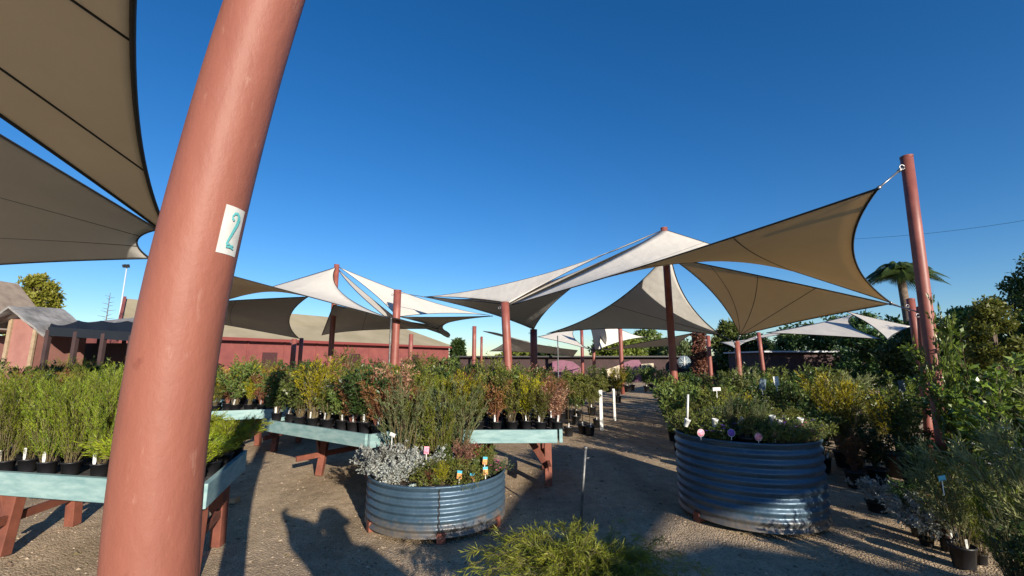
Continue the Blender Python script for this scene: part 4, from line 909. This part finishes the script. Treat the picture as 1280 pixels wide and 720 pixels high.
panel([(757,470),(775,455),(790,450),(799,450),(803,458),(802,482),(757,482)],33.4,M['purple'],'mauve_panel','right mauve rounded panel beside the cream board','panel')
panel([(758,462),(775,456),(775,478),(758,480)],33.0,M['cream'],'cream_board','cream board left of the right mauve panel','board')
panel([(802,455),(817,454),(817,465),(801,465)],33.2,M['cream'],'cream_board','cream board right of the mauve panel','board')
q=P(855,453,33); t=thing('wall_disc','round pale blue disc ornament on the dark far building','wall ornament',q); m_=MB(); m_.lathe([(.001,0),(.45,0),(.5,.03),(.5,.08),(.001,.1)],n=28); o=m_.build('disc',M['greyblue'],t); o.rotation_euler=(math.pi/2,0,0)
m_=MB()
for k in range(8): m_.beam((0,-.12,0),(.42*math.cos(k*.785),-.12,.42*math.sin(k*.785)),.05,.02)
m_.build('spoke',M['white'],t)
# right-hand low dark building under the trees
wl=P(955,441,24); t=thing('low_shed','low dark shed with a pale roof edge under the far right sails','shed',(wl.x,24,0)); m_=MB(); m_.box((5,2,1.0),(10,4,2.0)); m_.build('wall',M['darkwall'],t); m_=MB(); m_.box((5,1.9,2.05),(10.4,4.6,.08)); m_.build('roof',plain('pale_roof',(.4,.42,.45),.6),t)
# overhead wires at right
m_=MB(); a_=P(1040,300,40); b_=P(1500,235,22); m_.tube([a_.lerp(b_,k/16)-Vector((0,0,.6*math.sin(math.pi*k/16))) for k in range(17)],.012,5); tag(m_.build('overhead_wire',M['hem']),'thin overhead wire crossing the sky at the right','wire')
# small blue pot and signs in the right plants
for px,py,Y,w_,h_,mt,lab in ((1128,487,5.2,.10,.13,'greyblue','grey hanging label among the shrubs left of the right post'),(953,485,6.3,.11,.16,'greyblue','dark green grey label in the shrubs behind the tall tank'),(971,480,6.3,.07,.13,'white','white label in the shrubs behind the tall tank'),(896,488,6.2,.12,.05,'white','wide white label in the shrubs behind the tall tank'),(1178,600,3.15,.06,.035,'bluetag','blue label low among the right foreground shrubs')):
    card(P(px,py,Y), w_,h_, M[mt], M[mt], lab, random.uniform(-.3,.3), stickl=.1, yaw=random.uniform(-.4,.3))

# small terracotta block and hose coil by the benches
q=G(288,628); m_=MB(); m_.box((0,0,.03),(.16,.10,.06)); o=m_.build('timber_block',M['timber'],None,.004); o.location=(q.x,q.y,0); tag(o,'pale timber block under the leg of the first bench','block')

# ---------------------------------------------------------------- the photographer (behind the lens; only the shadow falls in view)
pr = thing('person','person in a dark shirt and small cap standing with both hands raised to a camera','person',(.90,-.45,0),0)
jt = {'pel':(0,0,.95,.15),'wai':(0,0,1.08,.14),'che':(0,.01,1.34,.25),'nec':(0,.02,1.48,.12),'hd':(0,.03,1.56,.12),'hd2':(0,.04,1.66,.10),'hd3':(0,.03,1.75,.07),
 'shl':(-.2,.02,1.46,.10),'ell':(-.32,.10,1.55,.18),'wrl':(-.52,.28,1.60,.08),'shr':(.22,.02,1.44,.10),'elr':(.36,.12,1.22,.08),'wrr':(.02,.30,1.30,.035),
 'hil':(-.1,0,.88,.10),'knl':(-.11,.02,.48,.065),'anl':(-.12,0,.08,.042),'tol':(-.13,.16,.03,.035),'hir':(.1,0,.88,.10),'knr':(.11,.02,.48,.065),'anr':(.12,0,.08,.042),'tor':(.13,.16,.03,.035)}
ks=list(jt); ed=[('pel','wai'),('wai','che'),('che','nec'),('nec','hd'),('hd','hd2'),('hd2','hd3'),('che','shl'),('shl','ell'),('ell','wrl'),('che','shr'),('shr','elr'),('elr','wrr'),('pel','hil'),('hil','knl'),('knl','anl'),('anl','tol'),('pel','hir'),('hir','knr'),('knr','anr'),('anr','tor')]
for sfx in 'lr':
    wx,wy,wz_,_=jt['wr'+sfx]; hx=.0; cx=-.78
    jt['pa'+sfx]=(wx+(cx-wx)*(.5 if sfx=='l' else .08),wy+.03,wz_+.06,.03); ks.append('pa'+sfx); ed.append(('wr'+sfx,'pa'+sfx))
    for k in range(5):
        nm=f'f{sfx}{k}'; bx,by,bz,_=jt['pa'+sfx]; L_=[.05,.07,.075,.07,.055][k]
        jt[nm]=(bx+(-.02+.012*k)*(1 if sfx=='l' else -1),by+.02,bz+.03+.004*k,.009); jt[nm+'t']=(jt[nm][0]+(.03 if sfx=='l' else -.03),by+.035,bz+.03+L_*.5+.004*k,.008); ks+= [nm,nm+'t']; ed += [('pa'+sfx,nm),(nm,nm+'t')]
me=bpy.data.meshes.new('body'); me.from_pydata([jt[k][:3] for k in ks],[(ks.index(a),ks.index(b)) for a,b in ed],[]); bo=mesh_obj('body',me,pr)
me.materials.append(M['shirt']); sk=bo.modifiers.new('skin','SKIN'); 
for i,k in enumerate(ks): me.skin_vertices[0].data[i].radius=(jt[k][3],)*2; 
me.skin_vertices[0].data[0].use_root=True; bo.modifiers.new('sub','SUBSURF').levels=1; bo.modifiers['sub'].render_levels=1
m_=MB(); m_.lathe([(.17,-.02),(.16,.01),(.135,.02),(.10,.10),(.07,.13),(.001,.135)],c=(0,.03,1.70),n=28); m_.build('hat',M['hat'],pr)
S.render.film_transparent=False
